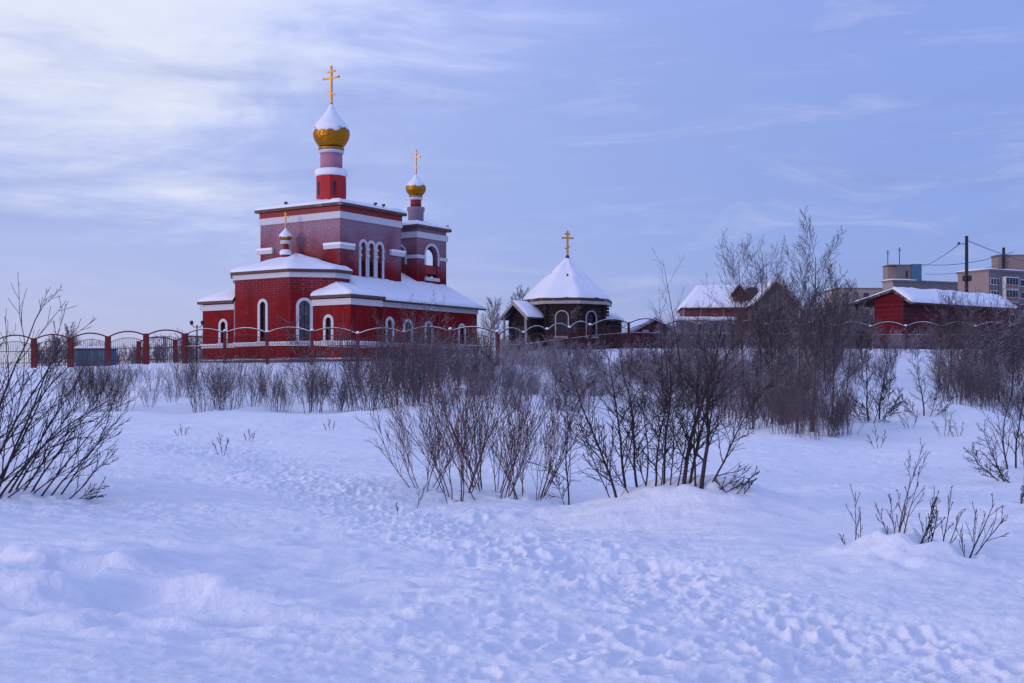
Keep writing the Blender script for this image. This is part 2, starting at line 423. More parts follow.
def snow_slope(mb, a, b, c, d, th=.22, n=14, m=8, seed=1, mi=0, rag=.05):
    """snow on the sloping quad a,b (eave) -> d,c (ridge)"""
    a, b, c, d = [np.array(p, float) for p in (a, b, c, d)]; v = []; f = []
    rs = np.random.RandomState(seed); jit = rs.normal(0, 1, n + 1)
    for i in range(-1, m + 2):
        t = min(max(i, 0), m) / m
        for j in range(-1, n + 2):
            s = min(max(j, 0), n) / n
            p = (a + (b - a) * s) * (1 - t) + (d + (c - d) * s) * t
            edge = i < 0 or j < 0 or i > m or j > n
            rim = i in (0, m) or j in (0, n)
            h = 0.004 if edge else th * (.7 if rim else 1) + (rag * jit[min(max(j, 0), n)] * (1 if i == 0 else .3)) + th * .5 * float(vnoise(np.array(p[0] * 1.2 + 9), np.array(p[1] * 1.2 + 2 * p[2]), seed))
            v.append(p + np.array([0, 0, max(h, .004)]))
    w = n + 3
    for i in range(m + 2):
        for j in range(n + 2): f.append((i * w + j, i * w + j + 1, (i + 1) * w + j + 1, (i + 1) * w + j))
    mb.add(v, f, mi, True); return mb

# ------------------------------------------------------------------ crosses and onion domes
def cross(mb, x, y, z0, H, w_main, th=.06, ax=(0, 1), knob=.085):
    """three-barred cross standing at x, y; ax: direction of its arms in plan"""
    A = Vector(ax).normalized()
    def bar(u0, z_0, u1, z_1, t):
        d = Vector((u1 - u0, z_1 - z_0)).normalized(); p = Vector((-d.y, d.x)) * t / 2; q = []
        for u, z in ((u0, z_0), (u1, z_1)):
            q.append((u + p.x, z + p.y)); q.append((u - p.x, z - p.y))
        q = [q[0], q[1], q[3], q[2]]
        pts = [(x + A.x * u - A.y * -t / 2, y + A.y * u - A.x * t / 2, z) for u, z in q]
        mb.extr(pts, (-A.y * t * 1.0, A.x * t * 1.0, 0))
    k = lambda u, z, r=1: mb.ball((x + A.x * u, y + A.y * u, z), knob * r)
    bar(0, z0, 0, z0 + H, th * 1.25)
    zm = z0 + H * .71; bar(-w_main, zm, w_main, zm, th * 1.15); k(-w_main, zm); k(w_main, zm)
    zt = z0 + H * .88; bar(-w_main * .48, zt, w_main * .48, zt, th); k(-w_main * .48, zt, .7); k(w_main * .48, zt, .7)
    zl = z0 + H * .31; bar(-w_main * .42, zl - .12 * H / 2.6, w_main * .42, zl + .12 * H / 2.6, th); k(-w_main * .42, zl - .12 * H / 2.6, .6); k(w_main * .42, zl + .12 * H / 2.6, .6)
    k(0, z0 + H); k(0, z0, 1.6)
ONION = [(.60, 0), (.66, .03), (.74, .12), (.85, .27), (.94, .45), (.99, .60), (1.0, .70), (.985, .86), (.945, 1.02), (.875, 1.18), (.775, 1.34), (.645, 1.50), (.50, 1.66), (.37, 1.82), (.265, 1.98), (.185, 2.12), (.11, 2.26), (.055, 2.42)]
def onion(parent, x, y, z0, Rm, hscale, off, cover, gold='gold', name='dome', cross_h=2.6, cross_w=.68, th=.06, ax=(0, 1), seed=3, knob=.085):
    prof = [(r * Rm, z0 + h * Rm * hscale) for r, h in ONION]
    d = MB().lathe(prof, (x, y), 40).build(name, M[gold], parent, off)
    # lying snow from `cover` upwards, with a ragged lower edge
    rs = np.random.RandomState(seed); mb = MB(); seg = 40; hs = [h for r, h in ONION]; rr = [r for r, h in ONION]
    lv = [cover - .02, cover] + [h for h in hs if h > cover + .08]; v = []; f = []
    for i, h in enumerate(lv):
        for k in range(seg):
            a = 2 * math.pi * k / seg
            hh = h + (rs.uniform(-.13, .11) + .06 * math.sin(3 * a) + .05 * math.sin(7 * a + 1)) * (1 if i < 2 else 0)
            r = np.interp(hh, hs, rr) * Rm + (.002 if i == 0 else .05 * Rm * min(1, .35 + rr[0]))
            v.append((x + r * math.cos(a), y + r * math.sin(a), z0 + hh * Rm * hscale + (.0 if i == 0 else .012)))
    for i in range(len(lv) - 1):
        for k in range(seg): f.append((i * seg + k, i * seg + (k + 1) % seg, (i + 1) * seg + (k + 1) % seg, (i + 1) * seg + k))
    mb.add(v, f, 0, True); mb.build('snow_cap', M['snow'], d, off)
    mb = MB(); cross(mb, x, y, prof[-1][1], cross_h, cross_w, th, ax, knob); mb.build('cross', M['goldplain'], d, off)
    return d

# ------------------------------------------------------------------ the red church
CY = 86.0; CX = PX(340, CY); TH = math.atan2(.832, .555); CB = 2.9
U = Vector((math.cos(TH), math.sin(TH))); V = Vector((-U.y, U.x)); OFF = (0, 0, CB)
def cw(p): return (CX + U.x * p[0] + V.x * p[1], CY + U.y * p[0] + V.y * p[1])
church = thing('church', 'red brick church with gilded onion domes, snowy roofs and white arched windows', 'church', (CX, CY, CB), TH)
CUBE = [(0, 0), (6.7, 0), (6.7, 7.6), (0, 7.6)]
mb = MB(); we = [Wall(CUBE[i], CUBE[(i + 1) % 4]) for i in range(4)]
a_l, a_m, a_r = [we[0].s_at(px, cw) for px in (363.0, 371.0, 379.3)]
zt = PZ(238.5, 87.6) - .47; zs0 = PZ(284, 87.6)
tri = [(a, zs0, zt, .27) for a in (a_l, a_m, a_r)]
we[0].sheet(mb, 3, 14.0, [arch(*q) for q in tri])
for w in we[1:]: w.sheet(mb, 3, 14.0)
main = mb.build('main_hall', M['brick'], church, OFF)
for q in tri:
    w = arch_window(church, we[0], *q, OFF, fw=.2)
    mb = MB(); pts = [we[0].pt(u, z, -.12) for u, z in arch(q[0], q[1] + (q[2] - q[1]) * .62, q[2], q[3] + .005)]
    mb.extr(pts, (-we[0].n.x * .03, -we[0].n.y * .03, 0)); mb.build('tympanum', M['brick_low'], w, OFF)
    for sx in (-1, 1):
        for zb in (q[1] + .75 * (q[2] - q[1]), q[1] + .92 * (q[2] - q[1])):
            MB().ball(we[0].pt(q[0] + sx * (q[3] + .08), zb, .07), .13).build('column_bead', M['white'], w, OFF)
mb = MB(); band(mb, CUBE, .004, .07, 13.15, 13.62); mb.build('cornice', M['white'], main, OFF)
mb = MB(); band(mb, CUBE, .005, .05, 13.622, 14.02); mb.build('frieze', M['frieze'], main, OFF)
rf = MB().prism(offset(CUBE, .3), 14.03, 14.22).build('roof', M['fascia'], church, OFF)
mb = MB(); snow_roof(mb, [(*p, 14.221) for p in offset(CUBE, .28)], (3.35, 3.8, 15.05), .2, .35, 10, seed=4, rag=.07, t_end=.9); mb.build('snow_cover', M['snow'], rf, OFF)
# ledges that wrap the corners
for i in range(4):
    c = Vector(CUBE[i]); p = Vector(CUBE[i - 1]); n = Vector(CUBE[(i + 1) % 4])
    a = c + (p - c).normalized() * 1.35; b = c + (n - c).normalized() * 1.35
    mb = MB(); band(mb, [a, c, b], .005, .2, 11.05, 11.3, False); l = mb.build('ledge', M['white'], main, OFF)
    mb = MB(); band(mb, offset([a, c, b], -.02, False), .03, .26, 11.302, 11.47, False); mb.build('ledge_snow', M['snow'], main, OFF)
# roof floodlights
for (x, y) in ((-.2, 4.9), (3.6, -.15), (4.5, -.15)):
    mb = MB().box(x - .08, x + .08, y - .1, y + .1, 14.48, 14.62); mb.tube([(x, y, 14.2), (x, y, 14.5)], .025, 5)
    mb.build('floodlight', M['iron_dark'], church, OFF)
# drum and great dome
cx, cy = 3.35, 3.8
dr = MB().lathe([(1.1, 14.3), (1.1, 16.78)], (cx, cy), 10, smooth=False).build('drum', M['drum_red'], church, OFF)
for k in range(10):
    a = 2 * math.pi * (k + .5) / 10
    if k % 2: continue
    t = Vector((-math.sin(a), math.cos(a))); o = Vector((cx + math.cos(a) * 1.058, cy + math.sin(a) * 1.058))
    w = Wall(o - t * .3, o + t * .3)
    mb = MB(); mb.extr([w.pt(u, z, -.002) for u, z in arch(.3, 15.35, 16.25, .09)], (w.n.x * .02, w.n.y * .02, 0)); s = mb.build('slit_window', M['glass'], dr, OFF)
MB().lathe([(1.06, 16.781), (1.17, 16.85), (1.2, 17.1), (1.12, 17.28), (.85, 17.35)], (cx, cy), 28).build('snow_ring', M['snow'], dr, OFF)
ud = MB().lathe([(.8, 17.3), (.8, 18.5)], (cx, cy), 28).build('upper_drum', M['drum_pink'], church, OFF)
MB().lathe([(.82, 18.45), (.92, 18.5), (.92, 18.66), (.84, 18.7)], (cx, cy), 28).build('collar', M['white'], ud, OFF)
MB().lathe([(.84, 18.701), (.94, 18.74), (.94, 18.86), (.86, 18.9)], (cx, cy), 28).build('gilded_ring', M['goldplain'], ud, OFF)
onion(church, cx, cy, 18.9, 1.32, .98, OFF, .93, cross_h=2.75, cross_w=.72, th=.10)

# apse
APSE = [(-.001, 8.46), (-1.58, 8.46), (-3.64, 6.4), (-3.64, 1.2), (-1.58, -.86), (-.001, -.86)]
mb = MB(); wa = [Wall(APSE[i], APSE[i + 1]) for i in range(5)]
s1 = wa[2].s_at(263.2, cw); s2 = wa[3].s_at(304.5, cw)
h1 = (s1, 4.62, 7.05, .27); h2 = (s2, 4.62, 6.95, .36); h3 = (wa[1].L - s2, 4.62, 6.95, .36)
for w, h in zip(wa, (None, h3, h1, h2, None)): w.sheet(mb, 2.4, 9.2, [arch(*h)] if h else [])
apse = mb.build('apse', M['brick_low'], church, OFF)
arch_window(church, wa[2], *h1, OFF, curtain=True); arch_window(church, wa[3], *h2, OFF, glass=M['glassf'], label='wide grey frosted apse window'); arch_window(church, wa[1], *h3, OFF)
mb = MB(); band(mb, APSE, .004, .16, 8.88, 9.22, False); mb.build('cornice', M['white'], apse, OFF)
rim = offset(APSE, .32, False)
rf = MB().prism([(p[0], p[1]) for p in rim], 9.24, 9.42).build('apse_roof', M['fascia'], church, OFF)
mb = MB(); snow_roof(mb, [(*p, 9.421) for p in offset(APSE, .30, False)], (-.35, 3.8, 10.72), .2, .3, 9, False, seed=8); mb.build('snow_cover', M['snow'], rf, OFF)
# small cupola on the apse
ax_, ay_ = -.95, 3.8
k0 = 9.95
for yy in np.linspace(2.2, 5.4, 65):   # the ridge point seen at pixel column 286
    q = cw((-1.0, yy))
    if abs(512 + F * q[0] / q[1] - 286.2) < 1.0: ay_ = yy
ax_ = -1.0
cup = MB().lathe([(.36, k0), (.36, 10.72)], (ax_, ay_), 16).build('cupola', M['frieze'], church, OFF)
MB().lathe([(.30, 10.721), (.41, 10.78), (.42, 10.98), (.32, 11.1), (.2, 11.14)], (ax_, ay_), 16).build('snow_ring', M['snow'], cup, OFF)
MB().lathe([(.23, 11.08), (.20, 11.52)], (ax_, ay_), 14).build('neck', M['frieze'], cup, OFF)
MB().lathe([(.2, 11.5), (.38, 11.54), (.38, 11.74), (.26, 11.78)], (ax_, ay_), 16).build('collar', M['white'], cup, OFF)
onion(church, ax_, ay_, 11.76, .44, .82, OFF, .72, 'gold_s', 'small_dome', cross_h=1.12, cross_w=.25, th=.055, seed=5, knob=.035)

# side chapels, right and left of the apse
SC = [(-2.57, .13), (-2.57, -3.19), (.44, -3.19), (.44, -2.2)]
SCL = [(.44, 10.2), (.44, 10.79), (-2.57, 10.79), (-2.57, 7.47)]
for poly, px, apex, iw in ((SC, 328.8, (.1, -.04, 8.75), 0), (SCL, 223.6, (.1, 7.64, 8.75), 2)):
    mb = MB(); ws = [Wall(poly[i], poly[i + 1]) for i in range(3)]
    sc = ws[iw].s_at(px, cw); h = (sc, 4.62, 5.9, .25)
    for i, w in enumerate(ws): w.sheet(mb, 2.4, 7.4, [arch(*h)] if i == iw else [])
    blk = mb.build('side_chapel', M['brick_low'], church, OFF)
    arch_window(church, ws[iw], *h, OFF, curtain=(iw == 2))
    mb = MB(); band(mb, poly, .004, .14, 6.95, 7.36, False); mb.build('cornice', M['white'], blk, OFF)
    rim = offset(poly, .28, False)
    rf = MB().prism([p for p in rim] + [(.44, apex[1])] , 7.42, 7.62).build('side_roof', M['fascia'], church, OFF)
    mb = MB(); snow_roof(mb, [(*p, 7.621) for p in offset(poly, .26, False)], lambda p: (min(max(p[0], -1.0), .7), apex[1], apex[2]), .17, .3, 8, False, seed=11 + iw); mb.build('snow_cover', M['snow'], rf, OFF)
# nave with its long snowy gable roof
NB = -2.9; NT_ = 10.5; NE = 12.2
mb = MB(); wn = [Wall((.44, NB), (NE, NB)), Wall((NE, NB), (NE, NT_)), Wall((NE, NT_), (.44, NT_))]
hs = []
for px, hw, zs in ((389.3, .25, 5.9), (407.5, .33, 5.75), (428.5, .3, 5.75), (461.5, .28, 5.75)):
    hs.append((wn[0].s_at(px, cw), 4.62, zs, hw))
wn[0].sheet(mb, 2.4, 7.5, [arch(*h) for h in hs])
mid = (NB + NT_) / 2
wn[1].sheet(mb, 2.4, 7.5, top=[(wn[1].L, 7.45), (wn[1].L / 2, 10.62), (0, 7.45)])
hl = [(wn[2].L - h[0], h[1], h[2], h[3]) for h in hs]; wn[2].sheet(mb, 2.4, 7.5, [arch(*h) for h in hl])
nave = mb.build('nave', M['brick_low'], church, OFF)
for h in hs: arch_window(church, wn[0], *h, OFF)
for h in hl: arch_window(church, wn[2], *h, OFF)
mb = MB(); band(mb, [(.6, NB), (NE, NB)], .004, .12, 7.0, 7.38, False); band(mb, [(NE, NT_), (.6, NT_)], .004, .12, 7.0, 7.38, False); mb.build('cornice', M['white'], nave, OFF)
E = NE + .45; eb = NB - .42; et = NT_ + .42; zr = 10.86; ze = 7.42
mb = MB(); slab(mb, (.0, eb, ze), (E, eb, ze), (E, mid, zr), (.0, mid, zr), .12); slab(mb, (E, et, ze), (0, et, ze), (0, mid, zr), (E, mid, zr), .12)
rf = mb.build('nave_roof', M['darkwood'], church, OFF)
mb = MB(); snow_slope(mb, (.02, eb + .02, ze + .003), (E - .02, eb + .02, ze + .003), (E - .02, mid, zr + .003), (.02, mid, zr + .003), .24, 40, 16, 3)
snow_slope(mb, (E - .02, et - .02, ze + .003), (.02, et - .02, ze + .003), (.02, mid, zr + .003), (E - .02, mid, zr + .003), .24, 40, 16, 5); mb.build('snow_cover', M['snow'], rf, OFF)
mb = MB(); mb.tube([(.6, eb - .06, ze - .06), (E, eb - .06, ze - .08)], .07, 6); mb.build('gutter', M['iron_dark'], rf, OFF)
# plinth right round the lower church
LOW = [(.44, 10.79), (-2.57, 10.79), (-2.57, 7.47), (-3.64, 6.4), (-3.64, 1.2), (-2.57, .13), (-2.57, -3.19), (.44, -3.19), (.44, NB), (NE, NB), (NE, NT_), (.44, NT_)]
mb = MB(); band(mb, LOW, .003, .07, 4.28, 4.5); st = mb.build('string_course', M['white'], church, OFF)
mb = MB(); band(mb, LOW, .0, .11, 4.502, 4.57); mb.build('snow_strip', M['snow'], st, OFF)
mb = MB(); band(mb, LOW, .003, .09, 3.36, 3.46); st = mb.build('plinth_ledge', M['white'], church, OFF)
mb = MB(); band(mb, LOW, .002, .12, 2.2, 3.358); mb.build('plinth', M['grey'], church, OFF)

# bell tower: four arched openings one can look through
TW = 3.65; T0 = (8.97, .3); TOW = [(T0[0], T0[1]), (T0[0] + TW, T0[1]), (T0[0] + TW, T0[1] + TW), (T0[0], T0[1] + TW)]
mb = MB(); wt = [Wall(TOW[i], TOW[(i + 1) % 4]) for i in range(4)]
zo0, zo1 = PZ(276.5, 93.9), PZ(254, 93.9)
oc = TW / 2 - .05; ow = .74
for w in wt: w.sheet(mb, 7.0, 13.45, [arch(oc, zo0, zo1, ow, 16)], .38, True)
tower = mb.build('bell_tower', M['brick'], church, OFF)
MB().prism([(T0[0] + .39, T0[1] + .39), (T0[0] + TW - .39, T0[1] + .39), (T0[0] + TW - .39, T0[1] + TW - .39), (T0[0] + .39, T0[1] + TW - .39)], zo0 - .3, zo0 - .05).build('belfry_floor', M['inside'], tower, OFF)
for w in wt:
    mb = MB(); w.frame(mb, oc, zo0 + .95, zo1, ow, .17, .06, sill=False); mb.build('archivolt', M['white'], tower, OFF)
    mb = MB()
    for u0, u1 in ((-.05, oc - ow - .18), (oc + ow + .18, TW + .05)):
        pts = [w.pt(u, z, .004) for u, z in ((u0, zo1 - .32), (u1, zo1 - .32), (u1, zo1 - .06), (u0, zo1 - .06))]; mb.extr(pts, (w.n.x * .1, w.n.y * .1, 0))
    mb.build('string_course', M['white'], tower, OFF)
    mb = MB(); pts = [w.pt(u, z, -.1) for u, z in ((oc - ow, zo0 + .28), (oc + ow, zo0 + .28), (oc + ow, zo0 + .95), (oc - ow, zo0 + .95))]
    mb.extr(pts, (-w.n.x * .08, -w.n.y * .08, 0)); mb.build('balustrade', M['frieze'], tower, OFF)
    mb = MB(); pts = [w.pt(u, z, -.12) for u, z in ((oc - ow - .1, zo0 - .25), (oc + ow + .1, zo0 - .25), (oc + ow + .1, zo0 - .003), (oc - ow - .1, zo0 - .003))]
    pts = [w.pt(u, z, .004) for u, z in ((oc - ow - .12, zo0 - .25), (oc + ow + .12, zo0 - .25), (oc + ow + .12, zo0 - .003), (oc - ow - .12, zo0 - .003))]
    mb.extr(pts, (w.n.x * .14, w.n.y * .14, 0)); mb.build('sill', M['white'], tower, OFF)
mb = MB(); band(mb, TOW, .004, .1, 12.72, 13.16); mb.build('cornice', M['white'], tower, OFF)
rf = MB().prism(offset(TOW, .3), 13.46, 13.67).build('tower_roof', M['fascia'], church, OFF)
tc = (T0[0] + TW / 2 + .35, T0[1] + TW / 2)
mb = MB(); snow_roof(mb, [(*p, 13.671) for p in offset(TOW, .28)], (tc[0], tc[1], 14.25), .16, .35, 6, seed=21, t_end=.86); mb.build('snow_cover', M['snow'], rf, OFF)
mb = MB().box(tc[0] + 1.5, tc[0] + 1.66, T0[1] - .1, T0[1] + .08, 13.72, 13.98); mb.build('floodlight', M['iron_dark'], church, OFF)
dr = MB().lathe([(.6, 13.9), (.6, 15.0), (.68, 15.05), (.68, 15.34), (.42, 15.38)], tc, 20).build('tower_drum', M['drum_grey'], church, OFF)
MB().lathe([(.42, 15.36), (.42, 15.95)], tc, 18).build('neck', M['frieze'], dr, OFF)
MB().lathe([(.42, 15.9), (.5, 15.94), (.5, 16.12), (.4, 16.14)], tc, 18).build('collar', M['white'], dr, OFF)
MB().lathe([(.4, 16.141), (.52, 16.16), (.52, 16.26), (.44, 16.29)], tc, 18).build('gilded_ring', M['goldplain'], dr, OFF)
onion(church, tc[0], tc[1], 16.27, .78, .87, OFF, 1.0, 'gold_s', 'tower_dome', cross_h=1.85, cross_w=.45, th=.075, seed=9, knob=.055)

# ------------------------------------------------------------------ wooden chapel
HYc = 92.0; hx, hy = PX(567.5, HYc), HYc; hz = PZ(347, HYc)
chap = thing('wooden_chapel', 'dark log chapel with snowy pyramid roof, gilded cross and gabled porch', 'chapel', (hx, hy, hz - .3))
OC = (hx, hy, hz - .3)
def ngon(r, n=8, rot=R(22.5), c=(0, 0)): return [(c[0] + r * math.cos(rot + 2 * math.pi * k / n), c[1] + r * math.sin(rot + 2 * math.pi * k / n)) for k in range(n)]
LO = (0, 0, 0)
body = [(p[0], p[1]) for p in ngon(3.02, 8, R(12))]
mb = MB(); z_e = PZ(303, HYc) - hz + .3
whs = [Wall(body[i], body[(i + 1) % 8]) for i in range(8)]
holes = {}
for i, w in enumerate(whs):
    if w.n.y < -.3 and w.n.x > -.5: holes[i] = (w.L / 2, 1.0, 2.35, .42)
for i, w in enumerate(whs): w.sheet(mb, -1.2, z_e, [arch(*holes[i])] if i in holes else [])
for p in body:   # crossed log ends at the corners
    for k in range(14): mb.tube([(p[0] * .97, p[1] * .97, .15 + k * .25), (p[0] * 1.05, p[1] * 1.05, .15 + k * .25)], .11, 6)
bd = mb.build('log_wall', M['log'], chap, LO)
for i, h in holes.items(): arch_window(chap, whs[i], *h, LO, fw=.085, trim='palewood')
eave = ngon(3.42, 8, R(12))
rf = MB().prism(eave, z_e - .02, z_e + .12).build('roof', M['darkwood'], chap, LO)
mb = MB(); band(mb, eave, -.25, -.02, z_e - .24, z_e - .022); mb.build('eave_board', M['palewood'], rf, LO)
apz = PZ(257, HYc) - hz + .3
mb = MB(); mb.add([(*p, z_e + .121) for p in eave] + [(0, 0, apz)], [(i, (i + 1) % 8, 8) for i in range(8)]); mb.build('roof_skin', M['darkwood'], rf, LO)
mb = MB(); snow_roof(mb, [(*p, z_e + .125) for p in offset(eave, -.05)], (0, 0, apz + .0), .17, .3, 18, seed=31, rag=.06, t_end=.95, sag=.0, taper=.9); mb.build('snow_cover', M['snow'], rf, LO)
mb = MB(); mb.lathe([(.34, apz - .45), (.22, apz - .2), (.10, apz + .12), (.07, apz + .2)], (0, 0), 12); mb.build('finial', M['darkwood'], chap, LO)
mb = MB(); cross(mb, 0, 0, apz + .15, 1.75, .42, .11, (1, .25), .06); mb.build('cross', M['goldbright'], chap, LO)
# porch: gable to the camera-left, and a small altar annex behind on the right
def gable_block(parent, x0, x1, y0, y1, z0, ze, zr, mat, names=('porch_wall', 'porch_roof'), over=.35, overf=.4, th=.16, seed=1, off=LO, edge=None, board=True, axis='y', xr=None):
    """box with a gable roof whose ridge runs along y (gables at y0 and y1)"""
    xm = (x0 + x1) / 2 if xr is None else xr; mb = MB()
    mb.extr([(x0, y0, z0), (x1, y0, z0), (x1, y0, ze), (xm, y0, zr), (x0, y0, ze)], (0, y1 - y0, 0))
    w = mb.build(names[0], mat, parent, off)
    sl = (zr - ze) / (xm - x0); sr = (zr - ze) / (x1 - xm); A = x0 - over; B = x1 + over; za = ze - over * sl; zb = ze - over * sr; ya = y0 - overf; yb = y1 + .2
    mb = MB(); up = .14
    slab(mb, (A, yb, za + up), (A, ya, za + up), (xm, ya, zr + up), (xm, yb, zr + up), .12); slab(mb, (B, ya, zb + up), (B, yb, zb + up), (xm, yb, zr + up), (xm, ya, zr + up), .12)
    rf = mb.build(names[1], edge or M['darkwood'], parent, off)
    mb = MB(); snow_slope(mb, (A + .02, yb, za + up + .003), (A + .02, ya + .02, za + up + .003), (xm, ya + .02, zr + up + .003), (xm, yb, zr + up + .003), th, 12, 6, seed)
    snow_slope(mb, (B - .02, ya + .02, zb + up + .003), (B - .02, yb, zb + up + .003), (xm, yb, zr + up + .003), (xm, ya + .02, zr + up + .003), th, 12, 6, seed + 1); mb.build('snow_cover', M['snow'], rf, off)
    if board:
        mb = MB()
        mb.extr([(A, ya - .05, za + up - .22), (A, ya - .05, za + up + .02), (xm, ya - .05, zr + up + .02), (xm, ya - .05, zr + up - .22)], (0, .045, 0))
        mb.extr([(B, ya - .05, zb + up - .22), (B, ya - .05, zb + up + .02), (xm + .004, ya - .05, zr + up + .02), (xm + .004, ya - .05, zr + up - .22)], (0, .045, 0))
        mb.build('barge_board', M['palewood'], rf, off)
    return w, rf
pw, pr = gable_block(chap, -1.15, 1.15, 0, 3.4, -1.2, PZ(317, 91) - hz + .3, PZ(305, 91) - hz + .3, M['log'], over=.35, overf=.6, seed=41)
dr_ = MB().box(-.45, .45, -.04, -.003, -1, 1.75).build('door', M['darkwood'], chap, LO)
pp = [MB().box(x - .06, x + .06, -.5, -.38, -1.0, PZ(317, 91) - hz + .4).build('porch_post', M['palewood'], chap, LO) for x in (-1.15, 1.15)]
for o in [pw, pr, dr_] + pp: o.location = (-3.55, -1.9, 0); o.rotation_euler = (0, 0, R(-48))
an = MB().box(2.6, 4.0, .2, 2.2, -1.2, PZ(323, 92) - hz + .3).build('annex_wall', M['log'], chap, LO)
zz = PZ(322, 92) - hz + .3
rf = MB().box(2.3, 4.15, .0, 2.4, zz + .03, zz + .15).build('annex_roof', M['darkwood'], chap, LO)
mb = MB(); snow_slope(mb, (2.3, .02, zz + .153), (4.13, .02, zz + .153), (3.9, 2.2, zz + .6), (2.3, 2.2, zz + .9), .2, 8, 6, 44); mb.build('snow_cover', M['snow'], rf, LO)

# ------------------------------------------------------------------ wooden shed behind the fence
SY = 104.0; sx, sy = PX(653, SY), SY; sz = PZ(348, SY)
shed = thing('log_shed', 'low reddish log shed with snow on its gable between chapel and orange house', 'shed', (sx, sy, sz - .4), R(8))
w, rf = gable_block(shed, -1.85, 1.85, 0, 5, -.5, 1.75, 2.75, M['plankdull'], ('log_wall', 'roof'), .5, .7, .16, 51)
for x in (-.62, .5):   # frosted ornaments on the gable
    MB().extr([(x - .35, -.05, 1.75), (x + .3, -.05, 1.75), (x + .2, -.05, 1.88), (x - .2, -.05, 1.9)], (0, .045, 0)).build('gable_ornament', M['snow'], shed, LO)
MB().box(-.5, .45, -.04, -.005, -.4, 1.3).build('door', M['darkwood'], shed, LO)

# ------------------------------------------------------------------ orange house with dormer, and the grey gabled barn
OY = 128.0; ox, oy = PX(683, OY), OY; oz = PZ(330, OY)
house = thing('wooden_house', 'orange red wooden house with broad snowy roof and small dark dormer', 'house', (ox, oy, oz), R(-4))
L_ = 9.3; ez = PZ(308, OY) - oz; rz_ = PZ(284, OY) - oz
mb = MB(); mb.box(0, L_, 0, 5.5, -1.5, ez)
mb.build('wall', M['houseorange'], house, LO)
for x in (-.0, 1.75, 4.05): MB().box(x, x + .12, -.07, -.003, -1, ez - .01).build('corner_board', M['palewood'], house, LO)
mb = MB(); slab(mb, (-.25, -.5, ez + .0), (L_ + .3, -.5, ez + .0), (L_ - .1, 2.75, rz_), (1.7, 2.75, rz_), .14); slab(mb, (L_ + .3, 6.0, ez), (-.25, 6, ez), (1.7, 2.75, rz_), (L_ - .1, 2.75, rz_), .14)
mb.add([(-.25, 6, ez), (-.25, -.5, ez), (1.7, 2.75, rz_)], [(0, 1, 2)])
rf = mb.build('roof', M['darkwood'], house, LO)
mb = MB(); snow_slope(mb, (-.23, -.48, ez + .004), (L_ + .3, -.48, ez + .004), (L_ - .1, 2.75, rz_ + .004), (1.7, 2.75, rz_ + .004), .28, 24, 8, 61); snow_slope(mb, (L_ + .3, 6, ez + .004), (-.23, 6, ez + .004), (1.7, 2.75, rz_ + .004), (L_ - .1, 2.75, rz_ + .004), .28, 12, 6, 62)
snow_slope(mb, (-.24, 6, ez + .004), (-.24, -.48, ez + .004), (1.69, 2.74, rz_), (1.69, 2.76, rz_), .2, 10, 6, 63); mb.build('snow_cover', M['snow'], rf, LO)
dx = PX(738.5, OY) - ox
mb = MB(); zb = PZ(301, OY) - oz; zt_ = PZ(286.5, OY) - oz
mb.extr([(dx - .6, -.3, zb), (dx + .6, -.3, zb), (dx + .6, -.3, zb + .75), (dx, -.3, zt_), (dx - .6, -.3, zb + .75)], (0, 2.6, 0))
dm = mb.build('dormer', M['plankdull'], house, LO)
mb = MB(); slab(mb, (dx - .8, 2.3, zb + .62), (dx - .8, -.6, zb + .62), (dx, -.6, zt_ + .16), (dx, 2.3, zt_ + .16), .1); slab(mb, (dx + .8, -.6, zb + .62), (dx + .8, 2.3, zb + .62), (dx, 2.3, zt_ + .16), (dx, -.6, zt_ + .16), .1); mb.build('dormer_roof', M['darkwood'], dm, LO)
bx = PX(751, OY) - ox
mb = MB(); mb.lathe([(.35, zb + .1), (.6, zb + .25), (.66, zb + .7), (.6, zb + 1.2), (.4, zb + 1.35)], (bx, -.1), 16); mb.build('vent_drum', M['iron_dark'], house, LO)
bfx, bfy = PX(676, 117), 117.0; bfz = gz(bfx, bfy)
bf = thing('board_fence', 'low board fence plastered with snow below the orange house', 'fence', (bfx, bfy, bfz))
MB().box(0, 5.6, -.05, .05, -.4, PZ(318.5, bfy) - bfz).build('boards', M['greygable'], bf, LO)
mb = MB(); mb.tube([(x, -.03, PZ(318.3, bfy) - bfz + .02 * math.sin(3 * x)) for x in np.linspace(-.05, 5.65, 20)], .16, 8); mb.build('snow_cap', M['snow'], bf, LO)
BY = 122.0; gx0, gx1 = PX(756, BY), PX(796, BY); bz = PZ(335, BY)
barn = thing('grey_barn', 'grey boarded barn gable behind the birches, snow on its left slope', 'barn', ((gx0 + gx1) / 2, BY, bz), R(-3))
hw = (gx1 - gx0) / 2; ez = PZ(302, BY) - bz; rz_ = PZ(281, BY) - bz
w, rf = gable_block(barn, -hw, hw, 0, 7, -1.5, ez, rz_, M['greygable'], ('wall', 'roof'), .35, .35, .22, 71)
MB().box(-.6, .6, -.03, -.004, -1, ez - 1).build('door', M['darkwood'], barn, LO)

# ------------------------------------------------------------------ red hut, and the long low building next to it
KY = 104.0; kx, ky = PX(904, KY), KY; kz = PZ(347, KY); KT = R(-54)
hut = thing('red_hut', 'dark red plank hut with snowy gable roof reaching over an open porch', 'hut', (kx, ky, kz - .3), KT)
kh = .3
